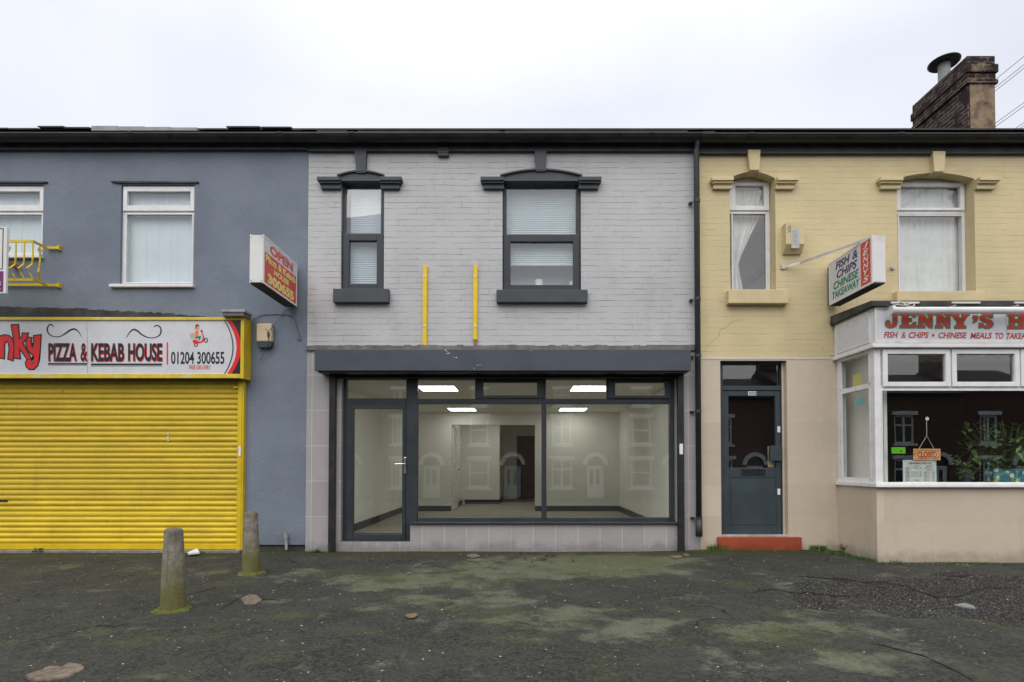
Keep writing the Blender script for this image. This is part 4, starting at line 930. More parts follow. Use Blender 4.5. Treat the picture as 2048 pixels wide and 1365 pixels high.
# ---------------------------------------------------------------- CREAM SHOP (right)
crm = thing('takeaway_shop', 'cream painted takeaway building with beige tiled ground floor and bay window', 'building', (XY, 0, 0))
c1 = rect(1460, 344, 1551, 583); c2 = rect(1795, 346, 1950, 586)
zt_ = Z(718)
dr = rect(1441, 722, 1575, 1074)
CR = .15
mb = wall_holes(MB(), XY+.002, XE, zt_, EZ, [c1, c2], 0, .25)
for (r_, ys, ya) in ((c1, 357, 344), (c2, 358, 346)):
    x0, x1, z0, z1 = r_; zs_ = Z(ys); n = 14; arc_ = arch_fill(x0, x1, zs_, z1-zs_)
    mb.prism(arc_[:8]+[(x0, z1)], 0, .25); mb.prism([(x1, z1)]+arc_[7:], 0, .25)
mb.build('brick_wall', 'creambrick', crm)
bayx, YBF = X(1752, -.78, 900), -.78
mb = MB(); wall_holes(mb, XY+.002, XE, -.12, zt_-.002, [(dr[0], X(1574, 0, 900), Z(1075), Z(722)), (bayx+.12, XE-2.0, .85, 2.5)], -.012, .25); mb.build('tile_cladding', 'beigetile', crm)
MB().box(XY+.002, X(1681), -.018, -.001, zt_-.003, zt_+.006).build('trim_bead', 'upvc', crm)
roof = shell(crm, XY, XE); roof.extx([(-.17, gz_top-.01), (-.17, gz_top+.012), (.3, gz_top+.2), (.3, gz_top+.18)], X(1400), X(1424)); roof.build('roof', 'slate', crm)
eaves(crm, XY, XE, 308, 288, 266)
for (r_, pane_u, pane_l, kst, lbl, sil) in ((c1, (1470, 373, 1527, 413), (1466, 429, 1531, 580), (1492, 1517, 305, 1496, 1515, 345), (1419, 1462, 1549, 1591), (1453, 1572)),
                                           (c2, (1800, 375, 1919, 417), (1799, 433, 1924, 583), (1859, 1884, 308, 1862, 1882, 348), (1752, 1797, 1948, 1990), (1787, 1962))):
    x0, x1, z0, z1 = r_; Yw = CR
    fx0, fx1 = x0+.004, x1-.004; u = rect(*pane_u, Yw); l = rect(*pane_l, Yw)
    u = (max(u[0], fx0+.03), u[1], u[2], u[3]); l = (max(l[0], fx0+.02), l[1], l[2], l[3])
    zf = Z(365, Yw)
    wn = upvc_window(crm, fx0, fx1, z0+.002, zf, Yw, Z(424, Yw), u, l, 'upvc', .07, 'glass')
    n = 14; MB().prism([(fx0, zf+.001)]+[(a, b-.006) for a, b in arch_fill(fx0, fx1, Z(357), z1-Z(357))]+[(fx1, zf+.001)], Yw+.01, Yw+.06).build('head_panel', 'upvc', wn)
    MB().box(X(sil[0]), X(sil[1]), -.085, CR-.001, Z(607, -.08), z0-.001, .008).build('sill', 'creampaint', wn)
    k = MB().prism([(X(kst[0], 0, kst[2]), Z(kst[2])), (X(kst[3], 0, kst[5]), Z(kst[5])), (X(kst[4], 0, kst[5]), Z(kst[5])), (X(kst[1], 0, kst[2]), Z(kst[2]))], -.06, .12); k.build('keystone', 'creampaint', crm)
    for (a, b, e) in ((lbl[0], lbl[1], 'l'), (lbl[2], lbl[3], 'r')): label_mould(crm, a, b, 361, 381, 'creampaint', True, e)
MB().box(XY+.13, XE-.13, 1.0, 1.05, 2.71, EZ-.01).build('room_partition', 'upwall', crm)
# net curtains
def curtain(edge_l, edge_r, z0, z1, Y, label, folds=9, amp=.02, orig=None):
    mb = MB(); NU, NV = 60, 40; gr = []
    for j in range(NV+1):
        t = j/NV; z = z1+(z0-z1)*t; a, b = edge_l(t), edge_r(t); row = []
        for i in range(NU+1):
            s = i/NU; row.append(mb.bm.verts.new((a+(b-a)*s, Y+amp*math.sin(s*folds*6.283+.6*math.sin(t*4))*(.6+.4*math.sin(s*17)), z)))
        gr.append(row)
    for j in range(NV):
        for i in range(NU): mb.bm.faces.new((gr[j][i], gr[j][i+1], gr[j+1][i+1], gr[j+1][i]))
    return solo(mb, 'net_curtain', 'net', label, 'curtain', 'net curtains in the cream building', (edge_l(0), Y, z0), True)
x0, x1, z0, z1 = c1
kw = [(0, .95), (.2, .86), (.45, .55), (.62, .36), (.7, .30), (.8, .33), (1, .42)]
kl = [(0, .02), (.5, .10), (.66, .16), (.75, .12), (1, .0)]
def interp(k, t):
    for (a, b), (c, d) in zip(k, k[1:]):
        if a <= t <= c: return b+(d-b)*(t-a)/(c-a)
    return k[-1][1]
curtain(lambda t: x0+.03+(x1-x0)*interp(kl, t), lambda t: x0+.03+(x1-x0)*interp(kw, t), z0+.01, z1-.12, CR+.1, 'net curtain tied back to the left in narrow cream building window', 8, .018)
x0, x1, z0, z1 = c2
curtain(lambda t: x0+.006, lambda t: x1-.006, z0+.01, z1-.10, CR+.1, 'net curtain hanging straight in wide cream building window', 13, .018)
k = MB(); fcr = onplane(-.0016)
stroke(k, [(1479, 597), (1463, 604), (1450, 606), (1436, 600)], [.6, 1.1, .8, .4], fcr)
k.build('wall_crack', 'crackline', crm); k = MB()
stroke(k, [(1486, 640), (1468, 642), (1452, 655), (1441, 661), (1436, 674), (1420, 686), (1408, 702)], [.5, 1.2, .8, 1.2, .7, 1.1, .5], fcr)
k.build('wall_crack', 'crackline', crm); k = MB()
stroke(k, [(1640, 712), (1644, 700), (1648, 694)], [.5, 1.2, .4], fcr); k.build('wall_crack', 'crackline', crm)
# alarm box (cream)
x0, x1, z0, z1 = rect(1561, 453, 1600, 510)
al = thing('alarm_box', 'cream alarm box with slatted front and white label on cream wall', 'alarm box', P(1580, 510, 0))
mb = MB().extx([(-.002, z0), (-.002, z1), (-.105, z1), (-.105, z0+.10), (-.03, z0)], x0+.02, x1); mb.build('cover', 'creampaint', al)
k = MB()
for i in range(4): k.prism([(x0+.065-.02, z1-.055-i*.024), (x0+.105-.02, z1-.04-i*.024), (x0+.105-.02, z1-.034-i*.024), (x0+.065-.02, z1-.049-i*.024)], -.107, -.1045)
k.build('vent_slot', 'ink', al)
k = MB().box(X(1582, -.1, 480), X(1598, -.1, 480), -.108, -.1055, Z(497, -.1), Z(457, -.1)); k.build('label_plate', 'printgrey', al)
k = MB()
for i in range(7):
    zz = Z(462+i*4.6, -.11); k.box(X(1584.5, -.1, 480), X(1584.5+random.uniform(8, 11), -.1, 480), -.1095, -.1085, zz-.004, zz+.004)
k.build('label_print', 'dullmetal', al)
# FISH & CHIPS projecting sign
xs_, yn, yf = 3.936, -.94, -.055
z1 = Z(470, yn); z0 = Z(567, yn)
fsn = proj_sign(xs_, xs_+.15, yn, yf, z0, z1, False, 'projecting_sign', 'white box sign reading FISH & CHIPS CHINESE TAKEAWAY on cream wall', 'shop sign')
MB().box(xs_+.008, xs_+.142, yn-.004, yn+.005, z0+.012, z1-.012, .003).build('end_panel', 'signwhite', fsn)
MB().box(xs_+.008, xs_+.142, yn+.01, yf-.01, z0-.004, z0+.005).build('bottom_panel', 'darkbit', fsn)
MB().box(xs_-.004, xs_-.001, yf-.02, yf-.001, z0, z1-.05).build('edge_strip', 'darkbit', fsn)
yA, yB = yf-.03, yn+.03; za, zb = z0+.025, z1-.025
S1 = side(xs_+.003, yA, yB, za, zb); S2 = side(xs_+.001, yA, yB, za, zb); S3 = side(xs_-.0005, yA, yB, za, zb)
mb = MB(); mb.quad(S1(0, 0), S1(.78, 0), S1(.78, 1), S1(0, 1)); mb.build('sign_face', 'whitepanel', fsn)
mb = MB(); mb.quad(S1(.78, 0), S1(1, 0), S1(1, 1), S1(.78, 1)); mb.build('sign_face', 'redsign', fsn)
letters(fsn, 'purpleink', 'FISH', .17, .95, .53, .755, S2, .028, .22); letters(fsn, 'purpleink', '&', .59, .95, .72, .755, S2, .012, .15); letters(fsn, 'purpleink', 'CHIPS', .20, .715, .70, .52, S2, .028, .22)
letters(fsn, 'green', 'CHINESE', .11, .475, .735, .28, S2, .028, .22); letters(fsn, 'green', 'TAKEAWAY', .08, .24, .76, .06, S2, .028, .22)
mb = MB()
for i, ch in enumerate('JENNYS'): text_mesh(mb, ch, .835, .965-i*.155, .955, .965-i*.155-.125, S2, .02, .2)
mb.build('lettering', 'sticker', fsn)
k = MB(); fb(k, [P(1567, 535, -.012), P(1600, 526, -.10), Vector((xs_-.01, yn+.25, z1+.012)), Vector((xs_+.05, yn+.12, z1+.015))], .028, .006); k.box(X(1563), X(1570), -.02, -.001, Z(539), Z(531)); k.build('brace', 'bracketmetal', fsn)
k = MB(); k.box(X(1783), X(1790), -.02, -.001, Z(540), Z(533)); k.tube([P(1787, 536, -.02), (xs_+.15, -.3, Z(545, -.1))], .005, 6); k.build('wall_bracket', 'bracketmetal', fsn)

# front door 503
YD = .07
x0, x1, z0, z1 = rect(1441, 722, 1573, 1074, 0)
x1 = X(1574, 0, 900)
f_o = rect(1441, 722, 1566, 1073, YD)
fro = MB(); 
lx0, lx1 = X(1447.5, YD, 925), X(1563, YD, 925)
zfan = Z(776, YD); zd = Z(1073)
fro.box(x0+.001, lx0-.002, YD, YD+.09, zd, z1-.002, .004); fro.box(lx1+.002, x1-.03, YD, YD+.09, zd, z1-.002, .004)
fro.box(lx0-.001, lx1+.001, YD+.001, YD+.089, Z(781, YD), Z(772, YD), .004); fro.box(lx0-.001, lx1+.001, YD+.001, YD+.089, Z(729, YD), z1-.003, .004)
fdf = fro.build('door_frame', 'doorblue', crm)
MB().box(lx0-.003, lx1+.003, YD+.04, YD+.046, Z(773, YD), Z(728, YD)).build('fanlight', 'glass', fdf)
MB().box(x1-.029, x1-.002, YD-.01, YD+.09, zd, z1-.002, .003).build('reveal_trim', 'beigetile', fdf)
a, b, c, d = lx0, lx1, zd+.012, Z(782, YD)
gq = rect(1458, 792, 1552, 936, YD)
k = MB(); k.frame(a, b, c, d, YD+.012, YD+.055, (gq[0]-a, b-gq[1], gq[2]-c, d-gq[3]), .005)
pq = rect(1462, 953, 1555, 1050, YD); k.frame(pq[0], pq[1], pq[2], pq[3], YD+.006, YD+.0118, .012, .002)
d5 = k.build('front_door', 'doorblue', crm)
MB().box(gq[0]-.003, gq[1]+.003, YD+.03, YD+.036, gq[2]-.003, gq[3]+.003).build('pane', 'glass', d5)
k = MB().frame(*rect(1484, 939, 1531, 951, YD), YD+.003, YD+.0115, .012, .002); q = rect(1488, 942, 1527, 948.5, YD); k.box(q[0], q[1], YD+.007, YD+.0112, q[2], q[3]); k.build('letterbox', 'black', d5)
q = rect(1497, 783, 1513, 791, YD); MB().box(*q[:2], YD+.008, YD+.0115, *q[2:]).build('number_plate', 'sticker', d5)
k = MB(); text_mesh(k, '503', 1498, 784, 1512, 790, onplane(YD+.0072), .03); k.build('lettering', 'ink', d5)
q = rect(1540, 892, 1563, 922, YD-.03); MB().box(q[0], q[1], YD-.04, YD+.0115, q[2], q[3], .006).build('lock_cover', 'doorblue', d5)
q = rect(1537, 893, 1550, 935, YD+.05); MB().box(q[0], q[1], YD+.06, YD+.075, q[2], q[3]).build('inner_lock', 'creampaint', d5)
for yy in (859, 984):
    q = rect(1555.5, yy-6, 1561, yy+6, YD); k = MB().box(*q[:2], YD+.006, YD+.0115, *q[2:]); kk = k.build('keyhole_plate', 'sticker', d5)
MB().box(x0-.0, x1, -.02, YD-.001, Z(1074, -.02), Z(1070.5, -.02), .003).build('threshold', 'bracketmetal', crm)
st = MB().box(X(1437, -.07, 1090), X(1604, -.07, 1090), -.07, -.014, -.06, Z(1075, -.07), .006); st.build('door_step', 'terracotta', crm)
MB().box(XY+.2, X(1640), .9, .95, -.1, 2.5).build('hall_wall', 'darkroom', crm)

# bay window of the takeaway
bx1 = XE-1.6
mb = MB()
zsill = Z(975, YBF)
mb.box(bayx, bx1, YBF, YBF+.14, -.12, zsill-.002); mb.box(bayx, bayx+.14, YBF+.141, -.014, -.12, zsill-.002); mb.build('bay_wall', 'beigetile', crm)
mb = MB(); mb.box(bayx-.03, bx1, YBF-.04, YBF+.14, zsill, zsill+.05, .008); mb.box(bayx-.03, bayx+.14, YBF+.141, -.014, zsill, zsill+.05, .008); mb.box(bayx-.04, bx1, YBF-.055, YBF-.0405, zsill+.002, zsill+.028, .004); mb.build('bay_sill', 'upvc', crm)
zh = Z(697, YBF)
bw = MB(); yb0, yb1 = YBF+.01, YBF+.08
def Bx(px): return X(px, yb0, 830)
zt0 = zsill+.05
bw.box(bayx, bayx+.075, yb0, YBF+.085, zt0, zh, .005)            # corner post
bw.box(bayx+.075, bx1, yb0+.002, yb1, zh-.018, zh, .003); bw.box(bayx+.075, bx1, yb0+.002, yb1, zt0, Z(966, yb0), .004)
bw.box(bayx+.075, bx1, yb0+.002, yb1, Z(781, yb0), Z(772, yb0), .004)
fronts = [(1765, 1902), (1903, 2040), (2041, 2178), (2179, 2316)]
for (a, b) in fronts: bw.box(Bx(b)-.006, Bx(b)+.004, yb0+.003, yb1-.001, Z(772, yb0), zh-.018)
# side return
bw.box(bayx+.005, bayx+.075, -.09, -.0145, zt0, zh, .004); bw.box(bayx+.006, bayx+.074, YBF+.086, -.091, zh-.03, zh-.001, .003); bw.box(bayx+.006, bayx+.074, YBF+.086, -.091, zt0, zt0+.05, .004)
ztr = Z(778, -.4); bw.box(bayx+.006, bayx+.074, YBF+.086, -.091, ztr-.03, ztr+.03, .004)
bwo = bw.build('bay_window', 'upvc', crm)
for (a, b) in fronts:
    o_ = (Bx(a)+.002, Bx(b)-.008, Z(774, yb0), zh-.012); i_ = (o_[0]+.055, o_[1]-.055, o_[2]+.05, o_[3]-.05)
    k = MB().frame(*o_, yb0-.02, yb0+.03, .055, .006); k.frame(i_[0]-.006, i_[1]+.006, i_[2]-.006, i_[3]+.006, yb0-.012, yb0+.01, .010, .003); k.build('opening_sash', 'upvc', bwo)
    MB().box(i_[0]-.004, i_[1]+.004, yb0+.012, yb0+.018, i_[2]-.01, i_[3]+.01).build('pane', 'glass', bwo)
k = MB(); q0 = bayx+.0755; k.frame(q0, bx1-.02, Z(967, yb0), Z(780, yb0), yb0-.003, yb0+.03, .012, .004); k.build('glazing_bead', 'upvc', bwo)
MB().box(q0+.005, bx1-.025, yb0+.02, yb0+.026, Z(968, yb0), Z(779, yb0)).build('pane', 'glass', bwo)
for (a, b) in ((zt0+.045, ztr-.025), (ztr+.025, zh-.025)):
    k = MB(); k.box(bayx+.03, bayx+.036, YBF+.08, -.085, a, b); k.build('pane', 'glass', bwo)
    MB().box(bayx-.004, bayx+.02, YBF+.086, YBF+.115, a, b, .003).build('glazing_bead', 'upvc', bwo); MB().box(bayx-.004, bayx+.02, -.12, -.091, a, b, .003).build('glazing_bead', 'upvc', bwo)
# bay interior: inner lining and dark back wall
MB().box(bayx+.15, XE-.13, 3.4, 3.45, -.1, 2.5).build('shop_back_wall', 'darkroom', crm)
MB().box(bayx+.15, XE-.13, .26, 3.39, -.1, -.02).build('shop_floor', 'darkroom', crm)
MB().box(bayx+.08, bx1, YBF+.1, .24, zh+.03, zh+.05).build('bay_ceiling', 'upvc', crm)
MB().box(bayx+.08, bx1, YBF+.15, .24, zsill-.02, zsill+.03).build('display_shelf', 'darkwood', crm)
MB().box(bayx+.20, bayx+.24, YBF+.16, 3.39, -.02, 2.45).build('side_partition', 'intwall', crm)
# entablature: ledge, sign panels, lead cap
mb = MB(); mb.box(bayx-.05, bx1, YBF-.05, -.014, zh+.001, Z(689, YBF), .008); mb.build('bay_cornice', 'upvc', crm)
jz0, jz1 = Z(688, YBF-.02), Z(616, YBF-.02)
js = thing('fascia_sign', 'white sign reading JENNY\'S above the bay window of the takeaway', 'shop sign', (bayx, YBF, jz0))
YJ = YBF-.035
MB().box(bayx-.02, bx1, YBF+.0, -.016, jz0+.001, jz1).build('sign_box', 'upvc', js)
MB().box(bayx+.004, bx1, YJ+.005, YBF-.001, jz0+.012, jz1-.01).build('sign_panel', 'whitepanel', js)
k = MB().frame(bayx-.018, bx1, jz0+.002, jz1, YJ-.006, YBF-.002, (.02, .02, .03, .02), .004); k.build('frame_trim', 'signwhite', js)
k = MB(); k.box(bayx-.032, bayx-.021, YBF+.06, -.10, jz0+.05, jz1-.05); k.build('side_panel', 'whitepanel', js)
k = MB(); k.frame(YBF+.04, -.08, jz0+.03, jz1-.03, -bayx+.021, -bayx+.034, .022, 0)
for v in k.bm.verts: v.co = Vector((-v.co.y, v.co.x, v.co.z))
k.build('side_trim', 'signwhite', js)
k = MB(); k.box(bayx-.07, bx1, YBF-.07, -.002, jz1+.001, jz1+.065, .01); k.extx([(YBF-.06, jz1+.066), (YBF-.05, jz1+.075), (-.002, jz1+.12), (-.002, jz1+.066)], bayx-.06, bx1); k.build('lead_cap', 'darkbit', js)
f1 = onplane(YJ+.003); f2 = onplane(YJ+.0015)
G = dict(
 J=[(.45,1),(1,1),(1,.85),(.87,.83),(.87,.3),(.75,.08),(.5,0),(.25,0),(.05,.12),(0,.3),(.1,.45),(.28,.45),(.36,.32),(.3,.22),(.42,.17),(.55,.25),(.58,.4),(.58,.83),(.45,.85)],
 E=[(0,0),(.95,0),(1,.34),(.85,.34),(.75,.17),(.5,.17),(.5,.42),(.7,.42),(.7,.6),(.5,.6),(.5,.83),(.75,.83),(.83,.7),(.98,.7),(.95,1),(0,1),(0,.85),(.13,.83),(.13,.17),(0,.15)],
 N=[(0,0),(.45,0),(.45,.15),(.34,.17),(.34,.5),(.70,0),(.9,0),(.9,.83),(1,.85),(1,1),(.58,1),(.58,.85),(.69,.83),(.69,.48),(.32,1),(0,1),(0,.85),(.1,.83),(.1,.17),(0,.15)],
 Y=[(0,1),(.44,1),(.44,.85),(.38,.83),(.52,.6),(.65,.83),(.58,.85),(.58,1),(1,1),(1,.85),(.9,.83),(.68,.45),(.68,.17),(.8,.15),(.8,0),(.22,0),(.22,.15),(.34,.17),(.34,.45),(.1,.83),(0,.85)],
 H=[(0,0),(.45,0),(.45,.15),(.37,.17),(.37,.42),(.63,.42),(.63,.17),(.55,.15),(.55,0),(1,0),(1,.15),(.92,.17),(.92,.83),(1,.85),(1,1),(.55,1),(.55,.85),(.63,.83),(.63,.6),(.37,.6),(.37,.83),(.45,.85),(.45,1),(0,1),(0,.85),(.08,.83),(.08,.17),(0,.15)],
 S=[(.08,.06),(.25,.10),(.45,.01),(.7,.03),(.92,.16),(.98,.34),(.85,.52),(.6,.60),(.42,.68),(.45,.78),(.6,.82),(.7,.72),(.92,.72),(.95,.96),(.78,.92),(.55,1),(.25,.95),(.06,.78),(.1,.58),(.35,.45),(.58,.36),(.56,.22),(.38,.18),(.25,.34),(.03,.36),(0,.06)],
 q=[(.1,1),(.9,1),(1,.7),(.8,.3),(.2,0),(.1,.15),(.4,.45),(.1,.6),(0,.8)])
mg, mr = MB(), MB()
for i, (ch, a, b, t, u) in enumerate((('J', 1770.5, 1797.5, 625, 656), ('E', 1800.5, 1832, 625.5, 656), ('N', 1834.5, 1868, 626, 656.2), ('N', 1871, 1903, 626, 656.5), ('Y', 1901.5, 1939, 626.5, 657), ('q', 1945.5, 1956, 632, 646), ('S', 1958, 1987.5, 627.5, 658), ('H', 2016, 2050, 627.5, 658))):
    if ch == 'H': mg.build('lettering', 'green', js); mr.build('lettering', 'deepred', js); mg, mr = MB(), MB()
    pl = [(a+(b-a)*x_, u+(t-u)*y_) for x_, y_ in G[ch]]
    poly(mg, pl, onplane(YJ+.003-.0003*(i % 2)), 1.6); poly(mr, pl, onplane(YJ+.0012-.0003*(i % 2)))
mg.build('lettering', 'green', js); mr.build('lettering', 'deepred', js)
k = MB()
for s_, a, c in (('FISH', 1767.5, 1796), ('&', 1803, 1811.5), ('CHIPS', 1817.5, 1857.5), ('CHINESE', 1877, 1934), ('MEALS', 1940.5, 1984), ('TO', 1990.5, 2007), ('TAKEAWAY', 2013, 2083)):
    dy = (a-1767)*.009; letters(js, 'deepred', s_, a, 664+dy, c, 676.3+dy, f1, .01 if s_ == '&' else .03, .22)
poly(k, ell(1866.5, 671, 2.8, 2.8), f1); k.build('bullet_dot', 'deepred', js)
k = MB(); k.box(Bx(2010)-.001, Bx(2010)+.001, YJ+.002, YJ+.004, jz0+.03, jz1-.02); k.build('panel_seam', 'dullmetal', js)
# tube light
YT = YBF-.16
tl = thing('tube_light', 'long white tube light mounted across the top of the JENNY\'S sign', 'lamp', (X(1790, YT, 620), YT, Z(620, YT)))
za_, zb_ = Z(621.5, YT), Z(626, YT)
MB().tube([(X(1789, YT, 620), YT, za_), (bx1-.1, YT, za_+.0)], .040, 16).build('tube_cover', 'upvc', tl, True)
k = MB().tube([(X(1782, YT, 620), YT, za_), (X(1789, YT, 620)-.001, YT, za_)], .047, 16); k.build('end_cap', 'signwhite', tl)
for a in (1786, 1908, 2033):
    k = MB(); k.box(X(a, YT, 620)-.012, X(a, YT, 620)+.012, YT-.02, YBF-.02, za_+.05, za_+.062, .002); k.tube([(X(a, YT, 620), YT, za_+.045), (X(a, YT, 620), YT, za_+.055)], .02, 8); k.build('bracket', 'bracketmetal', tl)
    k = MB(); k.box(X(a-5, YBF-.075, 610), X(a+52, YBF-.075, 610), YBF-.085, YBF-.071, jz1+.03, jz1+.052, .003); k.build('bracket', 'cablewhite', tl)
cable([(1795, 603, -.85), (1806, 606, -.88), (1815, 613, -.9), (1828, 612, -.88), (1825, 607, -.86), (1810, 611, -.93), (1795, 610, -.96), (1788, 613, -.96), (1786, 620, -.95)], 'white flex looping at the left end of the tube light', .006, 'cablewhite')
cable([(1683, 630, -.03), (1674, 636, -.02), (1672, 650, -.015), (1673, 690, -.015), (1673, 706, -.015), (1665, 710, -.012), (1659, 709, -.01)], 'white cable running down cream wall beside the bay', .006, 'cablewhite')
# things in the bay window
YP = yb0+.045
def card(name, mat, q, Y, label, cat, t=.004, grp=None):
    a, b, c, d = rect(*q, Y); o = thing(name, label, cat, ((a+b)/2, Y, c), grp); MB().box(a, b, Y, Y+t, c, d, .001).build('board', mat, o); return o
cs = card('closed_sign', 'closedorange', (1827, 898, 1881, 921), YP, 'small orange CLOSED sign hanging in the bay window', 'sign')
k = MB(); cl = [(1831,903),(1834,901),(1874,901),(1877,903),(1877,906),(1879,907.5),(1879,911.5),(1877,913),(1877,916),(1874,918),(1834,918),(1831,916),(1831,913),(1829,911.5),(1829,907.5),(1831,906)]
for a, b in zip(cl, cl[1:]+cl[:1]):
    va, vb = Vector(a), Vector(b); d_ = (vb-va).normalized(); n_ = Vector((-d_.y, d_.x))*.55; fn = onplane(YP-.0015); k.quad(fn(*(va-n_)), fn(*(vb-n_)), fn(*(vb+n_)), fn(*(va+n_)))
k.build('border_line', 'closedred', cs)
k = MB(); text_mesh(k, 'CLOSED', 1834.5, 903.5, 1874, 915.8, onplane(YP-.0015), .03); k.build('lettering', 'closedred', cs)
k = MB(); k.tube([P(1838, 898, YP), P(1853.5, 872, YP), P(1868, 898, YP)], .003, 6); k.tube([P(1853.5, 872, YP), P(1853, 838, YP)], .003, 6); k.build('cord', 'cablewhite', cs)
k = MB(); q = P(1853, 838, YP); k.tube([(q.x, YP-.012, q.z), (q.x, YP, q.z)], [.022, .012], 12); k.build('suction_cup', 'blind', cs)
hs = card('opening_hours_sign', 'mint', (1806, 920.5, 1873, 966), YP+.012, 'pale mint opening hours board below the CLOSED sign', 'sign')
k = MB(); fn = onplane(YP+.0105)
text_mesh(k, 'OPENING HOURS', 1817.5, 925, 1863.5, 929.2, fn, .03)
text_mesh(k, 'LUNCH', 1826, 931.6, 1838, 934, fn, .02); text_mesh(k, 'DINNER', 1852, 931.6, 1864.5, 934, fn, .02)
rows = [('MON', '11.30 to 1.30', '5.00 to 11.00'), ('TUE', '', 'CLOSED'), ('WED', '11.30 to 1.30', '5.00 to 11.00'), ('THU', '11.30 to 1.30', '5.00 to 11.00'), ('FRI', '11.30 to 1.30', '5.00 to 11.00'), ('SAT', '', '5.00 to 11.00'), ('SUN', 'CLOSED', '5.00 to 11.00')]
for i, (a, b, c) in enumerate(rows):
    y_ = 935.6+i*4.0
    text_mesh(k, a, 1811, y_, 1819, y_+2.4, fn, .03)
    if b: text_mesh(k, b, 1822 if b != 'CLOSED' else 1826, y_, 1843 if b != 'CLOSED' else 1839, y_+2.4, fn, .01)
    if c: text_mesh(k, c, 1848 if c != 'CLOSED' else 1852, y_, 1868.5 if c != 'CLOSED' else 1864.5, y_+2.4, fn, .01)
k.build('lettering', 'closedred', hs)
k = MB()
for a, b in ((1810, 922.5), (1860, 922.5), (1870, 922.5), (1810, 964)): 
    q = P(a, b, YP+.011); k.tube([(q.x, YP+.0095, q.z), (q.x, YP+.0118, q.z)], .008, 8)
k.build('stud', 'cyan', hs)
gs = card('rating_sticker', 'lime', (1783, 895, 1811, 907.5), yb0+.03, 'lime green hygiene sticker low on the left of the bay glass', 'sticker', .002)
k = MB(); text_mesh(k, '6', 1801, 899.5, 1804.5, 905, onplane(yb0+.0285), .01); k.build('lettering', 'ink', gs)
k = MB(); k.box(bayx+.038, bayx+.041, YBF+.32, YBF+.48, Z(777, -.4), Z(748, -.4)); ys_ = solo(k, 'warning_sticker', 'stickyellow', 'pale yellow warning sticker on the upper side pane of the bay', 'sticker', None, (bayx+.04, YBF+.3, Z(777, -.4)))
k = MB(); k.box(bayx+.038, bayx+.041, YBF+.26, YBF+.46, Z(812, -.4), Z(797, -.4)); solo(k, 'tape_strip', 'cyan', 'cyan tape on the lower side pane of the bay', 'tape', None, (bayx+.04, YBF+.3, Z(812, -.4)))
def patterned():
    b = NB('tropical_print'); n1 = b.noise(14, 3, .5, None, 1.5)
    c = b.mix(b.ramp(b.vor(11).outputs[0], .28, .33, 1, 0), (.02, .16, .22), (.60, .62, .55)); c = b.mix(b.ramp(n1, .54, .57), c, (.30, .36, .04)); return b.done(c, .6)
M['tropic'] = patterned()
a, b, c, d = rect(1988, 940, 2052, 968, YP+.12); tr = thing('patterned_box', 'teal floral box standing on the bay window shelf', 'box', ((a+b)/2, YP+.15, zsill+.03))
MB().box(a, b, YP+.12, YP+.26, zsill+.031, d, .01).build('box_body', 'tropic', tr); MB().box(a-.004, b+.004, YP+.116, YP+.264, d+.001, d+.012, .004).build('lid', 'tropic', tr)
# house plants in the bay
def leafquad(mb, c, l, w_, yaw, tilt, curl=.2):
    d = Vector((math.cos(yaw)*math.cos(tilt), math.sin(yaw)*math.cos(tilt), math.sin(tilt))); s_ = Vector((-math.sin(yaw), math.cos(yaw), 0)); up = d.cross(s_)
    p = [c, c+d*l*.45+s_*w_/2+up*curl*l*.1, c+d*l-up*curl*l*.3, c+d*l*.45-s_*w_/2+up*curl*l*.1]; mb.quad(*p)
def houseplant(px, py, Y, n, spread, h, label, lw=.06, ll=.15):
    base = P(px, py, Y); base.z = zsill+.031
    t = thing('house_plant', label, 'plant', base, 'house plants in the bay window'); rg = random.Random(int(px))
    MB().tube([base, base+Vector((0, 0, .02)), base+Vector((0, 0, .13))], [.05, .055, .075], 14).build('pot', 'greypaint', t)
    ks, kl_ = MB(), MB()
    for i in range(n):
        a = rg.uniform(0, 6.28); rr = spread*rg.uniform(.1, 1)**.7; tip = base+Vector((rr*math.cos(a), min(.3, rr*math.sin(a))*.5, .13+h*rg.uniform(.15, 1)))
        ks.tube([base+Vector((0, 0, .1)), base.lerp(tip, .5)+Vector((0, 0, .08)), tip], .0035, 4)
        for j in range(9):
            q = base.lerp(tip, rg.uniform(.35, 1))+Vector((rg.uniform(-.05, .05), rg.uniform(-.04, .04), rg.uniform(-.03, .06))); leafquad(kl_, q, ll*rg.uniform(.6, 1.2), lw*rg.uniform(.7, 1.2), rg.uniform(0, 6.28), rg.uniform(-.9, .7))
    ks.build('stem', 'houseplant', t); kl_.build('foliage', 'houseplant', t)
houseplant(2012, 960, YP+.26, 70, .46, .62, 'bushy green plant behind the teal floral box in the bay window')
houseplant(1932, 960, YP+.25, 11, .16, .24, 'small pale plant on the bay shelf beside the CLOSED sign', .045, .09)

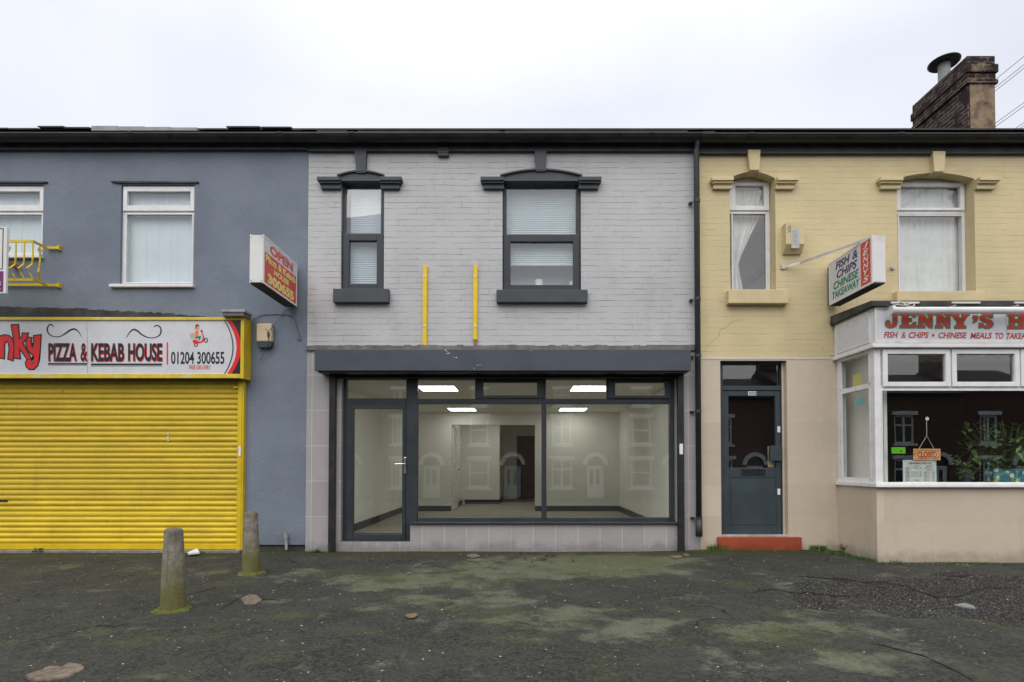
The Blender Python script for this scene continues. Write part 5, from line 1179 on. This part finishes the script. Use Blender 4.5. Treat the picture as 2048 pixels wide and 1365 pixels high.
# chimney on the cream building
cy0 = 3.0; ch0 = P(1935, 170, cy0); ch1 = P(1992, 170, cy0); ctop = Z(112, cy0); cyb = 4.43
k = MB(); rz = EZ+1.0
def course(x0, x1, y0, y1, z0, z1): k.box(x0, x1, y0, y1, z0, z1, .008)
zc1, zc2, zc3, zc4 = Z(140, cy0), Z(146, cy0), Z(160, cy0), Z(168, cy0)
course(ch0.x+.02, ch1.x-.02, cy0+.02, cyb-.02, rz, zc4)
course(ch0.x-.02, ch1.x+.03, cy0-.02, cyb+.02, zc4, zc3); course(ch0.x+.0, ch1.x+.0, cy0, cyb, zc3, zc2); course(ch0.x-.02, ch1.x+.03, cy0-.03, cyb+.03, zc2, Z(130, cy0)); course(ch0.x, ch1.x-.01, cy0, cyb, Z(130, cy0), ctop)
chm = k.build('chimney', 'chimney', crm)
MB().box(ch0.x+.05, ch1.x-.019, cy0+.004, cy0+.019, rz, zc4-.001).build('front_render', 'chimtan', chm)
q = P(1895, 155, 3.75); 
fx, fz = X(1893, 3.75, 140), ctop
fx = ch0.x+.12
k = MB().tube([(ch0.x+.12, 3.70, ctop-.1), (ch0.x+.12, 3.70, ctop+.36)], .105, 16); k.build('flue_pipe', 'lead', chm, False)
k = MB().tube([(fx, 3.70, ctop+.361), (fx, 3.70, ctop+.385), (fx, 3.70, ctop+.40), (fx, 3.70, ctop+.46)], [.25, .275, .275, .02], 24); k.build('cowl', 'black', chm)
# overhead wires
for i, (a, b, nm) in enumerate(((2020, 136, 'highest'), (2020, 152, 'second from top'), (2020, 159, 'third from top'), (2020, 226, 'fourth from top'), (2020, 233, 'fifth from top'), (2030, 258, 'second from bottom'), (2030, 264, 'lowest'))):
    q = P(a, b, 5); pts = []
    for j in range(25):
        t = j/24; y_ = -29+t*70; pts.append((q.x, y_, q.z+.0006*((y_-5)**2)*.1))
    solo(MB().tube(pts, .0065, 5), 'overhead_wire', 'wire', 'thin overhead wire beside the chimney, %s of the seven' % nm, 'wire', 'overhead wires right of the chimney', pts[0])

# ---------------------------------------------------------------- bollards
def bollard():
    t = thing('bollard', 'x', 'bollard', (0, 0, 0), 'concrete bollards on the pavement'); k = MB()
    prof = [(.091, -.05), (.089, .0), (.084, .12), (.077, .30), (.069, .48), (.0635, .592), (.061, .612), (.053, .624), (.036, .630)]; n = 24; rings = []
    for r_, z_ in prof:
        rings.append([k.bm.verts.new((r_*math.cos(2*math.pi*i/n)*(1+.05*noise.noise((i*.9, z_*9, 0))), r_*math.sin(2*math.pi*i/n)*(1+.05*noise.noise((i*.9, z_*9, 0))), z_+.010*noise.noise((i*.6, z_*9, 2))*(z_ > .5))) for i in range(n)])
    for a, b in zip(rings, rings[1:]):
        for i in range(n): k.bm.faces.new((a[i], a[(i+1) % n], b[(i+1) % n], b[i]))
    k.bm.faces.new(rings[-1]); k.build('shaft', 'bollard', t, True)
    k = MB(); n = 40; r0 = []; r1 = []; r2 = []
    for i in range(n):
        a = 2*math.pi*i/n; rr = .138+.045*noise.noise((math.cos(a)*1.6, math.sin(a)*1.6, 1))+.02*noise.noise((i*.8, 2, 1)); r0.append(k.bm.verts.new((.08*math.cos(a), .08*math.sin(a), .022))); r1.append(k.bm.verts.new((rr*.9*math.cos(a), rr*.9*math.sin(a), .016))); r2.append(k.bm.verts.new((rr*math.cos(a), rr*math.sin(a), -.012)))
    for A, B in ((r0, r1), (r1, r2)):
        for i in range(n): k.bm.faces.new((A[i], A[(i+1) % n], B[(i+1) % n], B[i]))
    k.build('moss_collar', 'moss', t, True); return t
def ground_pt(px, py):                # where the sight line meets the pavement
    for i in range(4000):
        y = -6.6+i*.002; p = P(px, py, y)
        if p.z <= 0: continue
        return p
    return p
def gp(px, py):
    lo, hi = -6.9, 3.0
    for _ in range(50):
        m = (lo+hi)/2
        if P(px, py, m).z > 0: lo = m
        else: hi = m
    # below the horizon z falls with distance
    return P(px, py, lo)
b0 = bollard(); q = gp(346, 1226); b0.location = (q.x*(q.y+.085+CAMD)/(q.y+CAMD), q.y+.085, gz(q.x, q.y)); b0['label'] = 'mossy concrete bollard nearest the camera in front of the yellow shutter'; b0.rotation_euler = (0, R(-.3), R(40))
b1_ = b0.copy(); COL.objects.link(b1_)
for ch in list(b0.children): c_ = ch.copy(); COL.objects.link(c_); c_.parent = b1_
q = gp(502, 1151); b1_.location = (q.x*(q.y+.085+CAMD)/(q.y+CAMD), q.y+.085, gz(q.x, q.y)); b1_['label'] = 'mossy concrete bollard nearer the wall at the right end of the shutter'; b1_.rotation_euler = (0, R(.5), R(190))

# ---------------------------------------------------------------- litter, stones, weeds
def flat_bit(name, mat, pts, label, cat, t=.004, lift=.004, grp=None, curl=0):
    w_ = [gp(*p) for p in pts]; k = MB(); c = sum(w_, Vector())/len(w_)
    up = [k.bm.verts.new((p.x, p.y, gz(p.x, p.y)+lift+t+curl*(p-c).length)) for p in w_]; lo = [k.bm.verts.new((p.x, p.y, gz(p.x, p.y)+lift*.3+curl*(p-c).length*.9)) for p in w_]
    k.bm.faces.new(up); k.bm.faces.new(lo[::-1])
    for i in range(len(up)): k.bm.faces.new((up[i], lo[i], lo[(i+1) % len(up)], up[(i+1) % len(up)]))
    return solo(k, name, mat, label, cat, grp, (c.x, c.y, 0))
flat_bit('paper_scrap', 'paper', [(375, 1110), (378, 1113.5), (399, 1111), (394, 1105)], 'crumpled white paper scrap on the ground between the two bollards', 'litter', .004, .02, None, .15)
flat_bit('paper_scrap', 'sticker', [(1090, 1100), (1091, 1103.5), (1123, 1103), (1122, 1100)], 'dirty white strip of litter lying below the shop window', 'litter', .01, .006)
flat_bit('dead_leaf', 'deadleaf', [(810, 1234), (818, 1239), (829, 1238.5), (836, 1232), (832, 1229), (822, 1230), (813, 1231)], 'brown curled leaf lying on the asphalt below the shop door', 'leaf', .002, .006, None, .12)
flat_bit('slate_piece', 'slateshard', [(1908, 1209), (1925, 1213), (1952, 1216.5), (1946, 1211), (1930, 1206)], 'triangular grey slate piece on the gravelly asphalt', 'debris', .008, .004)
rnd_ = random.Random(21)
M['crackdark'] = simple('dark_crack_strip', (.008, .008, .007), 1.0, .4, 40, .5)  # near-black strips drawn along the crack lines, just above the pavement
def stone_slab(pts, label, h=.012, name='stone_slab', mat='stone'):
    w_ = [gp(*p) for p in pts]; c = sum(w_, Vector())/len(w_); k = MB(); rg = random.Random(5); rings = []
    pts2 = []
    for a, b in zip(w_, w_[1:]+w_[:1]):
        for j in range(4): pts2.append(a.lerp(b, j/4)+Vector((rg.uniform(-.006, .006), rg.uniform(-.006, .006), 0)))
    for f, zz in ((1.0, -.01), (.95, h*.6), (.8, h), (.5, h*1.1), (.2, h)):
        rings.append([k.bm.verts.new(((c.x+(p.x-c.x)*f), (c.y+(p.y-c.y)*f), gz(p.x, p.y)+zz+rg.uniform(-.003, .003)*(f < 1))) for p in pts2])
    n = len(pts2)
    for A, B in zip(rings, rings[1:]):
        for i in range(n): k.bm.faces.new((A[i], A[(i+1) % n], B[(i+1) % n], B[i]))
    k.bm.faces.new(rings[-1]); return solo(k, name, mat, label, 'stone', None, (c.x, c.y, 0))
stone_slab([(46, 1352), (58, 1360), (100, 1362), (150, 1350), (171, 1336), (160, 1327), (140, 1327), (128, 1334), (95, 1333), (82, 1341)], 'brown exposed stone slab sunk in the asphalt at bottom left')
stone_slab([(480, 1200), (490, 1210), (515, 1209), (525, 1200), (512, 1192), (497, 1190)], 'small pinkish stone poking through asphalt right of the front bollard', .01)
cp = lambda q, ox: [(ox+a/2, 1060+b/2) for a, b in q]
for q, ox, wd in (([(1140,185),(1270,195),(1340,198),(1400,205),(1480,205),(1560,215),(1620,240),(1690,262),(1780,262),(1840,240),(1900,228),(2040,228)], 1024, 2.2), ([(1440,455),(1540,480),(1640,505),(1720,540),(1800,580),(1850,610)], 1024, 2.4),
                  ([(960,255),(1040,240),(1110,250),(1180,245),(1290,262),(1390,262)], 1024, 2.0), ([(745,262),(800,250),(865,232)], 0, 1.6), ([(880,320),(940,285),(985,262)], 0, 1.3), ([(1040,275),(1080,280),(1130,278)], 0, 1.2), ([(1640,160),(1690,140),(1730,135)], 0, 1.3), ([(1840,120),(1900,132),(1925,140)], 0, 1.2)):
    q = cp(q, ox); q2 = []
    for a, b in zip(q, q[1:]):
        for j in range(3): q2.append((a[0]+(b[0]-a[0])*j/3+rnd_.uniform(-1.5, 1.5), a[1]+(b[1]-a[1])*j/3+rnd_.uniform(-.7, .7)))
    q2.append(q[-1]); wds = [.3]+[wd*rnd_.uniform(.35, 1.1) for _ in q2[2:]]+[.3]
    k = MB(); stroke(k, q2, wds, lambda px, py: (lambda p: Vector((p.x, p.y, gz(p.x, p.y)+.0035)))(gp(px, py))); tag(k.build('pavement_crack', 'crackdark'), kind='structure')
# loose grit on the worn patch: nobody could count it
k = MB(); rg = random.Random(11); cnt = 0
while cnt < 2600:
    x_, y_ = rg.uniform(1.9, 7.2), rg.uniform(-3.6, -1.1); d = ((x_-4.6)/2.5)**2+((y_+2.35)/.95)**2+.9*noise.noise((x_*1.2, y_*1.2, 3))
    if d > 1.02: continue
    s_ = rg.uniform(.003, .0075)*(1.5 if rg.random() < .06 else 1); z_ = gz(x_, y_); a = rg.uniform(0, 6.28)
    v = [k.bm.verts.new((x_+s_*math.cos(a+i*2.094)*rg.uniform(.7, 1.2), y_+s_*math.sin(a+i*2.094)*rg.uniform(.7, 1.2), z_-.001)) for i in range(3)]; tpt = k.bm.verts.new((x_, y_, z_+s_*rg.uniform(.5, 1)))
    for i in range(3): k.bm.faces.new((v[i], v[(i+1) % 3], tpt))
    cnt += 1
tag(k.build('gravel', 'stone'), 'loose dark and pale grit scattered on the worn asphalt at right', 'gravel', None, 'stuff')
k = MB()
for i in range(700):
    x_, y_ = rg.uniform(-5.5, 6.5), -4.6+4.6*rg.random()**.8; s_ = rg.uniform(.003, .009); z_ = gz(x_, y_)+.002; a = rg.uniform(0, 6.28); e = rg.uniform(.5, 1)
    v = [k.bm.verts.new((x_+s_*math.cos(a+t)*rg.uniform(.7, 1.2), y_+s_*e*math.sin(a+t)*rg.uniform(.7, 1.2), z_+rg.uniform(0, .003))) for t in (0, 1.5, 3.1, 4.6)]; k.bm.faces.new(v)
tag(k.build('litter_specks', 'signwhite'), 'tiny pale chips and litter flecks strewn over the asphalt', 'litter', None, 'stuff')
for i, (px_, py_, mt, nm) in enumerate(((1352, 1116, 'deadleaf', 'brown leaf scraps heaped by the downpipe foot'), (1372, 1112, 'deadleaf', 'rust brown leaf scrap near the downpipe'), (945, 1114, 'stone', 'flat brown chip of stone in front of the tiled riser'), (955, 1122, 'deadleaf', 'small brown scrap in front of the tiled riser'), (820, 1147, 'stone', 'brown stone chip on asphalt below the shop door'))):
    rq = random.Random(i); n_ = 7; ra = 9+rq.uniform(-2, 6)
    flat_bit('debris_scrap', mt, [(px_+ra*math.cos(6.283*j/n_)*rq.uniform(.6, 1.1), py_+ra*.28*math.sin(6.283*j/n_)*rq.uniform(.6, 1.1)) for j in range(n_)][::-1], nm, 'debris', .003, .003, 'scraps on the pavement', .05)
# grass along the walls
k = MB()
def blades(px0, px1, py0, py1, n, hmin, hmax):
    for i in range(n):
        u = rg.random(); q = gp(px0+(px1-px0)*u, py0+(py1-py0)*u); x_, y_ = q.x+rg.gauss(0, .02), min(q.y, -.025)-abs(rg.gauss(0, .035)); z_ = gz(x_, y_)-.004; h = rg.uniform(hmin, hmax); a = rg.uniform(0, 6.28); l = rg.uniform(.1, .7)*h
        w_ = rg.uniform(.002, .004); b0_ = Vector((x_, y_, z_)); s_ = Vector((-math.sin(a), math.cos(a), 0))*w_; m_ = b0_+Vector((math.cos(a)*l*.35, math.sin(a)*l*.35, h*.65)); tp = b0_+Vector((math.cos(a)*l, math.sin(a)*l, h))
        k.quad(b0_-s_, b0_+s_, m_+s_*.7, m_-s_*.7); k.bm.faces.new([k.bm.verts.new(p) for p in (m_-s_*.7, m_+s_*.7, tp)])
blades(1404, 1436, 1099, 1099, 260, .02, .09); blades(1436, 1450, 1099, 1101, 50, .02, .05); blades(1606, 1640, 1100, 1101, 260, .02, .09); blades(1640, 1745, 1104, 1124, 520, .015, .055); blades(1752, 2060, 1128, 1130, 420, .01, .045); blades(1780, 1800, 1128, 1128, 60, .03, .06)
blades(60, 240, 1105, 1106, 150, .01, .03); blades(390, 470, 1106, 1107, 80, .01, .035); blades(616, 655, 1104, 1105, 70, .01, .04); blades(1375, 1400, 1100, 1100, 50, .01, .03)
tag(k.build('grass', 'leaf'), 'short grass and weeds growing along the foot of the walls', 'grass', None, 'stuff')
def weed(px, py, n, r_, h, label):
    b = gp(px, py); b.z = gz(b.x, b.y); t = thing('weed', label, 'plant', b, 'leafy weeds at the wall foot'); k = MB(); ks = MB()
    for i in range(n):
        a = rg.uniform(0, 6.28); tip = b+Vector((math.cos(a)*r_*rg.uniform(.3, 1), math.sin(a)*r_*.6*rg.uniform(.3, 1), h*rg.uniform(.4, 1))); ks.tube([b, b.lerp(tip, .6)+Vector((0, 0, h*.15)), tip], .002, 4)
        leafquad(k, tip, rg.uniform(.035, .06), rg.uniform(.03, .045), a, rg.uniform(-.3, .6)); leafquad(k, b.lerp(tip, .6), rg.uniform(.03, .05), rg.uniform(.02, .035), a+1.2, .3)
    k.build('foliage', 'leaf', t); ks.build('stem', 'leaf', t)
weed(1690, 1107, 16, .09, .10, 'broad leafed weed between the red step and the bay')
weed(630, 1106, 9, .05, .05, 'small leafy weed at the foot of the left shop tiles')
weed(80, 1106, 9, .07, .05, 'low weed below the left end of the yellow shutter')

# ---------------------------------------------------------------- terraced houses across the road (seen as reflections)
HY, HG = -27.0, -1.05
def house(x0, x1, brick, label, eav, fl3, seed):
    rg = random.Random(seed)
    t = thing('terraced_house', label, 'building', ((x0+x1)/2, HY, HG), 'terraced houses across the road'); W_ = x1-x0
    dx_ = x0+2.95+rg.uniform(-.1, .1); wx = x0+.8+rg.uniform(-.1, .1); hw = 1.3+rg.uniform(-.12, .12)
    holes = []; wins = []
    for (a, zz, w_, h_) in ((wx, HG+.75, hw, 1.75), (wx+.05, HG+3.45, hw-.1, 1.7))+(((wx+.15, HG+5.9, hw-.3, 1.0),) if fl3 else ()):
        holes.append((a, a+w_, zz, zz+h_)); wins.append((a, a+w_, zz, zz+h_))
    holes.append((dx_, dx_+1.15, HG+.1, HG+2.75))
    mb = MB(); wall_holes(mb, x0+.01, x1-.01, HG-.3, eav, holes, HY, HY-.3); mb.box(x0+.01, x0+.2, HY-7, HY-.301, HG-.3, eav); mb.box(x1-.2, x1-.01, HY-7, HY-.301, HG-.3, eav); mb.box(x0+.2, x1-.2, HY-7, HY-6.8, HG-.3, eav); mb.build('wall', brick, t)
    MB().extx([(HY+.25, eav), (HY+.25, eav+.1), (HY-3.5, eav+1.8), (HY-7.2, eav+.1), (HY-7.2, eav)], x0+.0, x1-.0).build('roof', 'slate', t)
    MB().box(x0+.1, x0+1.3, HY-3.8, HY-3.2, eav+1.2, eav+2.9, .02).build('chimney', brick, t)
    for (a, b, c, d) in wins:
        k = MB().frame(a, b, c, d, HY-.14, HY-.06, .11); st_ = seed % 3
        if st_ != 1: k.box((a+b)/2-.06, (a+b)/2+.06, HY-.139, HY-.061, c+.11, d-.11)
        zz = c+(d-c)*(.62 if st_ == 0 else .5)
        if st_ == 1: k.box(a+.11, b-.11, HY-.138, HY-.062, zz, zz+.1)
        elif st_ == 0: k.box(a+.11, (a+b)/2-.061, HY-.138, HY-.062, zz, zz+.1); k.box((a+b)/2+.061, b-.11, HY-.138, HY-.062, zz, zz+.1)
        elif st_ == 2: k.box(a+.3, a+.37, HY-.138, HY-.062, c+.11, d-.11)
        wn = k.build('window', 'hwhite', t); MB().box(a+.1, b-.1, HY-.12, HY-.11, c+.1, d-.1).build('pane', 'hglass', wn)
        k = MB().box(a-.15, b+.15, HY+.001, HY+.1, d+.0, d+.22); k.box(a-.12, b+.12, HY+.001, HY+.12, c-.16, c-.001); k.build('lintel', 'hwhite', wn)
    k = MB().box(dx_+.05, dx_+1.1, HY-.16, HY-.1, HG+.1, HG+2.1); d_ = k.build('door', ('hwhite', 'hdoorblue', 'signwhite')[seed % 3], t); k = MB()
    for u in (.22, .62): k.box(dx_+u, dx_+u+.22, HY-.099, HY-.09, HG+.9, HG+1.85)
    k.build('door_glass', 'hglass', d_); MB().box(dx_+.05, dx_+1.1, HY-.16, HY-.12, HG+2.15, HG+2.75).build('fanlight', 'hglass', d_)
    k = MB(); n = 12
    for i in range(n):
        a0, a1 = math.pi*i/n, math.pi*(i+1)/n; cx, cz = dx_+.575, HG+2.15
        k.prism([(cx+.55*math.cos(a0), cz+.55*math.sin(a0)), (cx+.8*math.cos(a0), cz+.8*math.sin(a0)), (cx+.8*math.cos(a1), cz+.8*math.sin(a1)), (cx+.55*math.cos(a1), cz+.55*math.sin(a1))], HY+.002, HY+.08)
    k.build('door_arch', 'hwhite', d_)
hx = -29.6
names = ['brown brick terraced house at far left end of the opposite terrace', 'brown brick terraced house second from left across the road', 'brown brick terraced house third from left across the road', 'brown brick terraced house left of centre across the road', 'brown brick terraced house in the middle of the opposite terrace', 'brown brick terraced house right of centre across the road', 'red brick house across the road opposite the takeaway', 'red brick house across the road right of the takeaway', 'red brick house third from left of the lower houses across the road']
names += ['brown brick house beyond the red brick houses across the road', 'brown brick house second from the right end across the road', 'red brick house at the right end of the opposite terrace']
for i, nm in enumerate(names):
    house(hx, hx+5.1, 'hbrick2' if i in (8, 9, 11) else 'hbrick', nm, 6.9 if i < 8 else (5.3, 5.9, 5.3, 5.6)[i-8], i < 8, (i*7+2) % 11); hx += 5.1
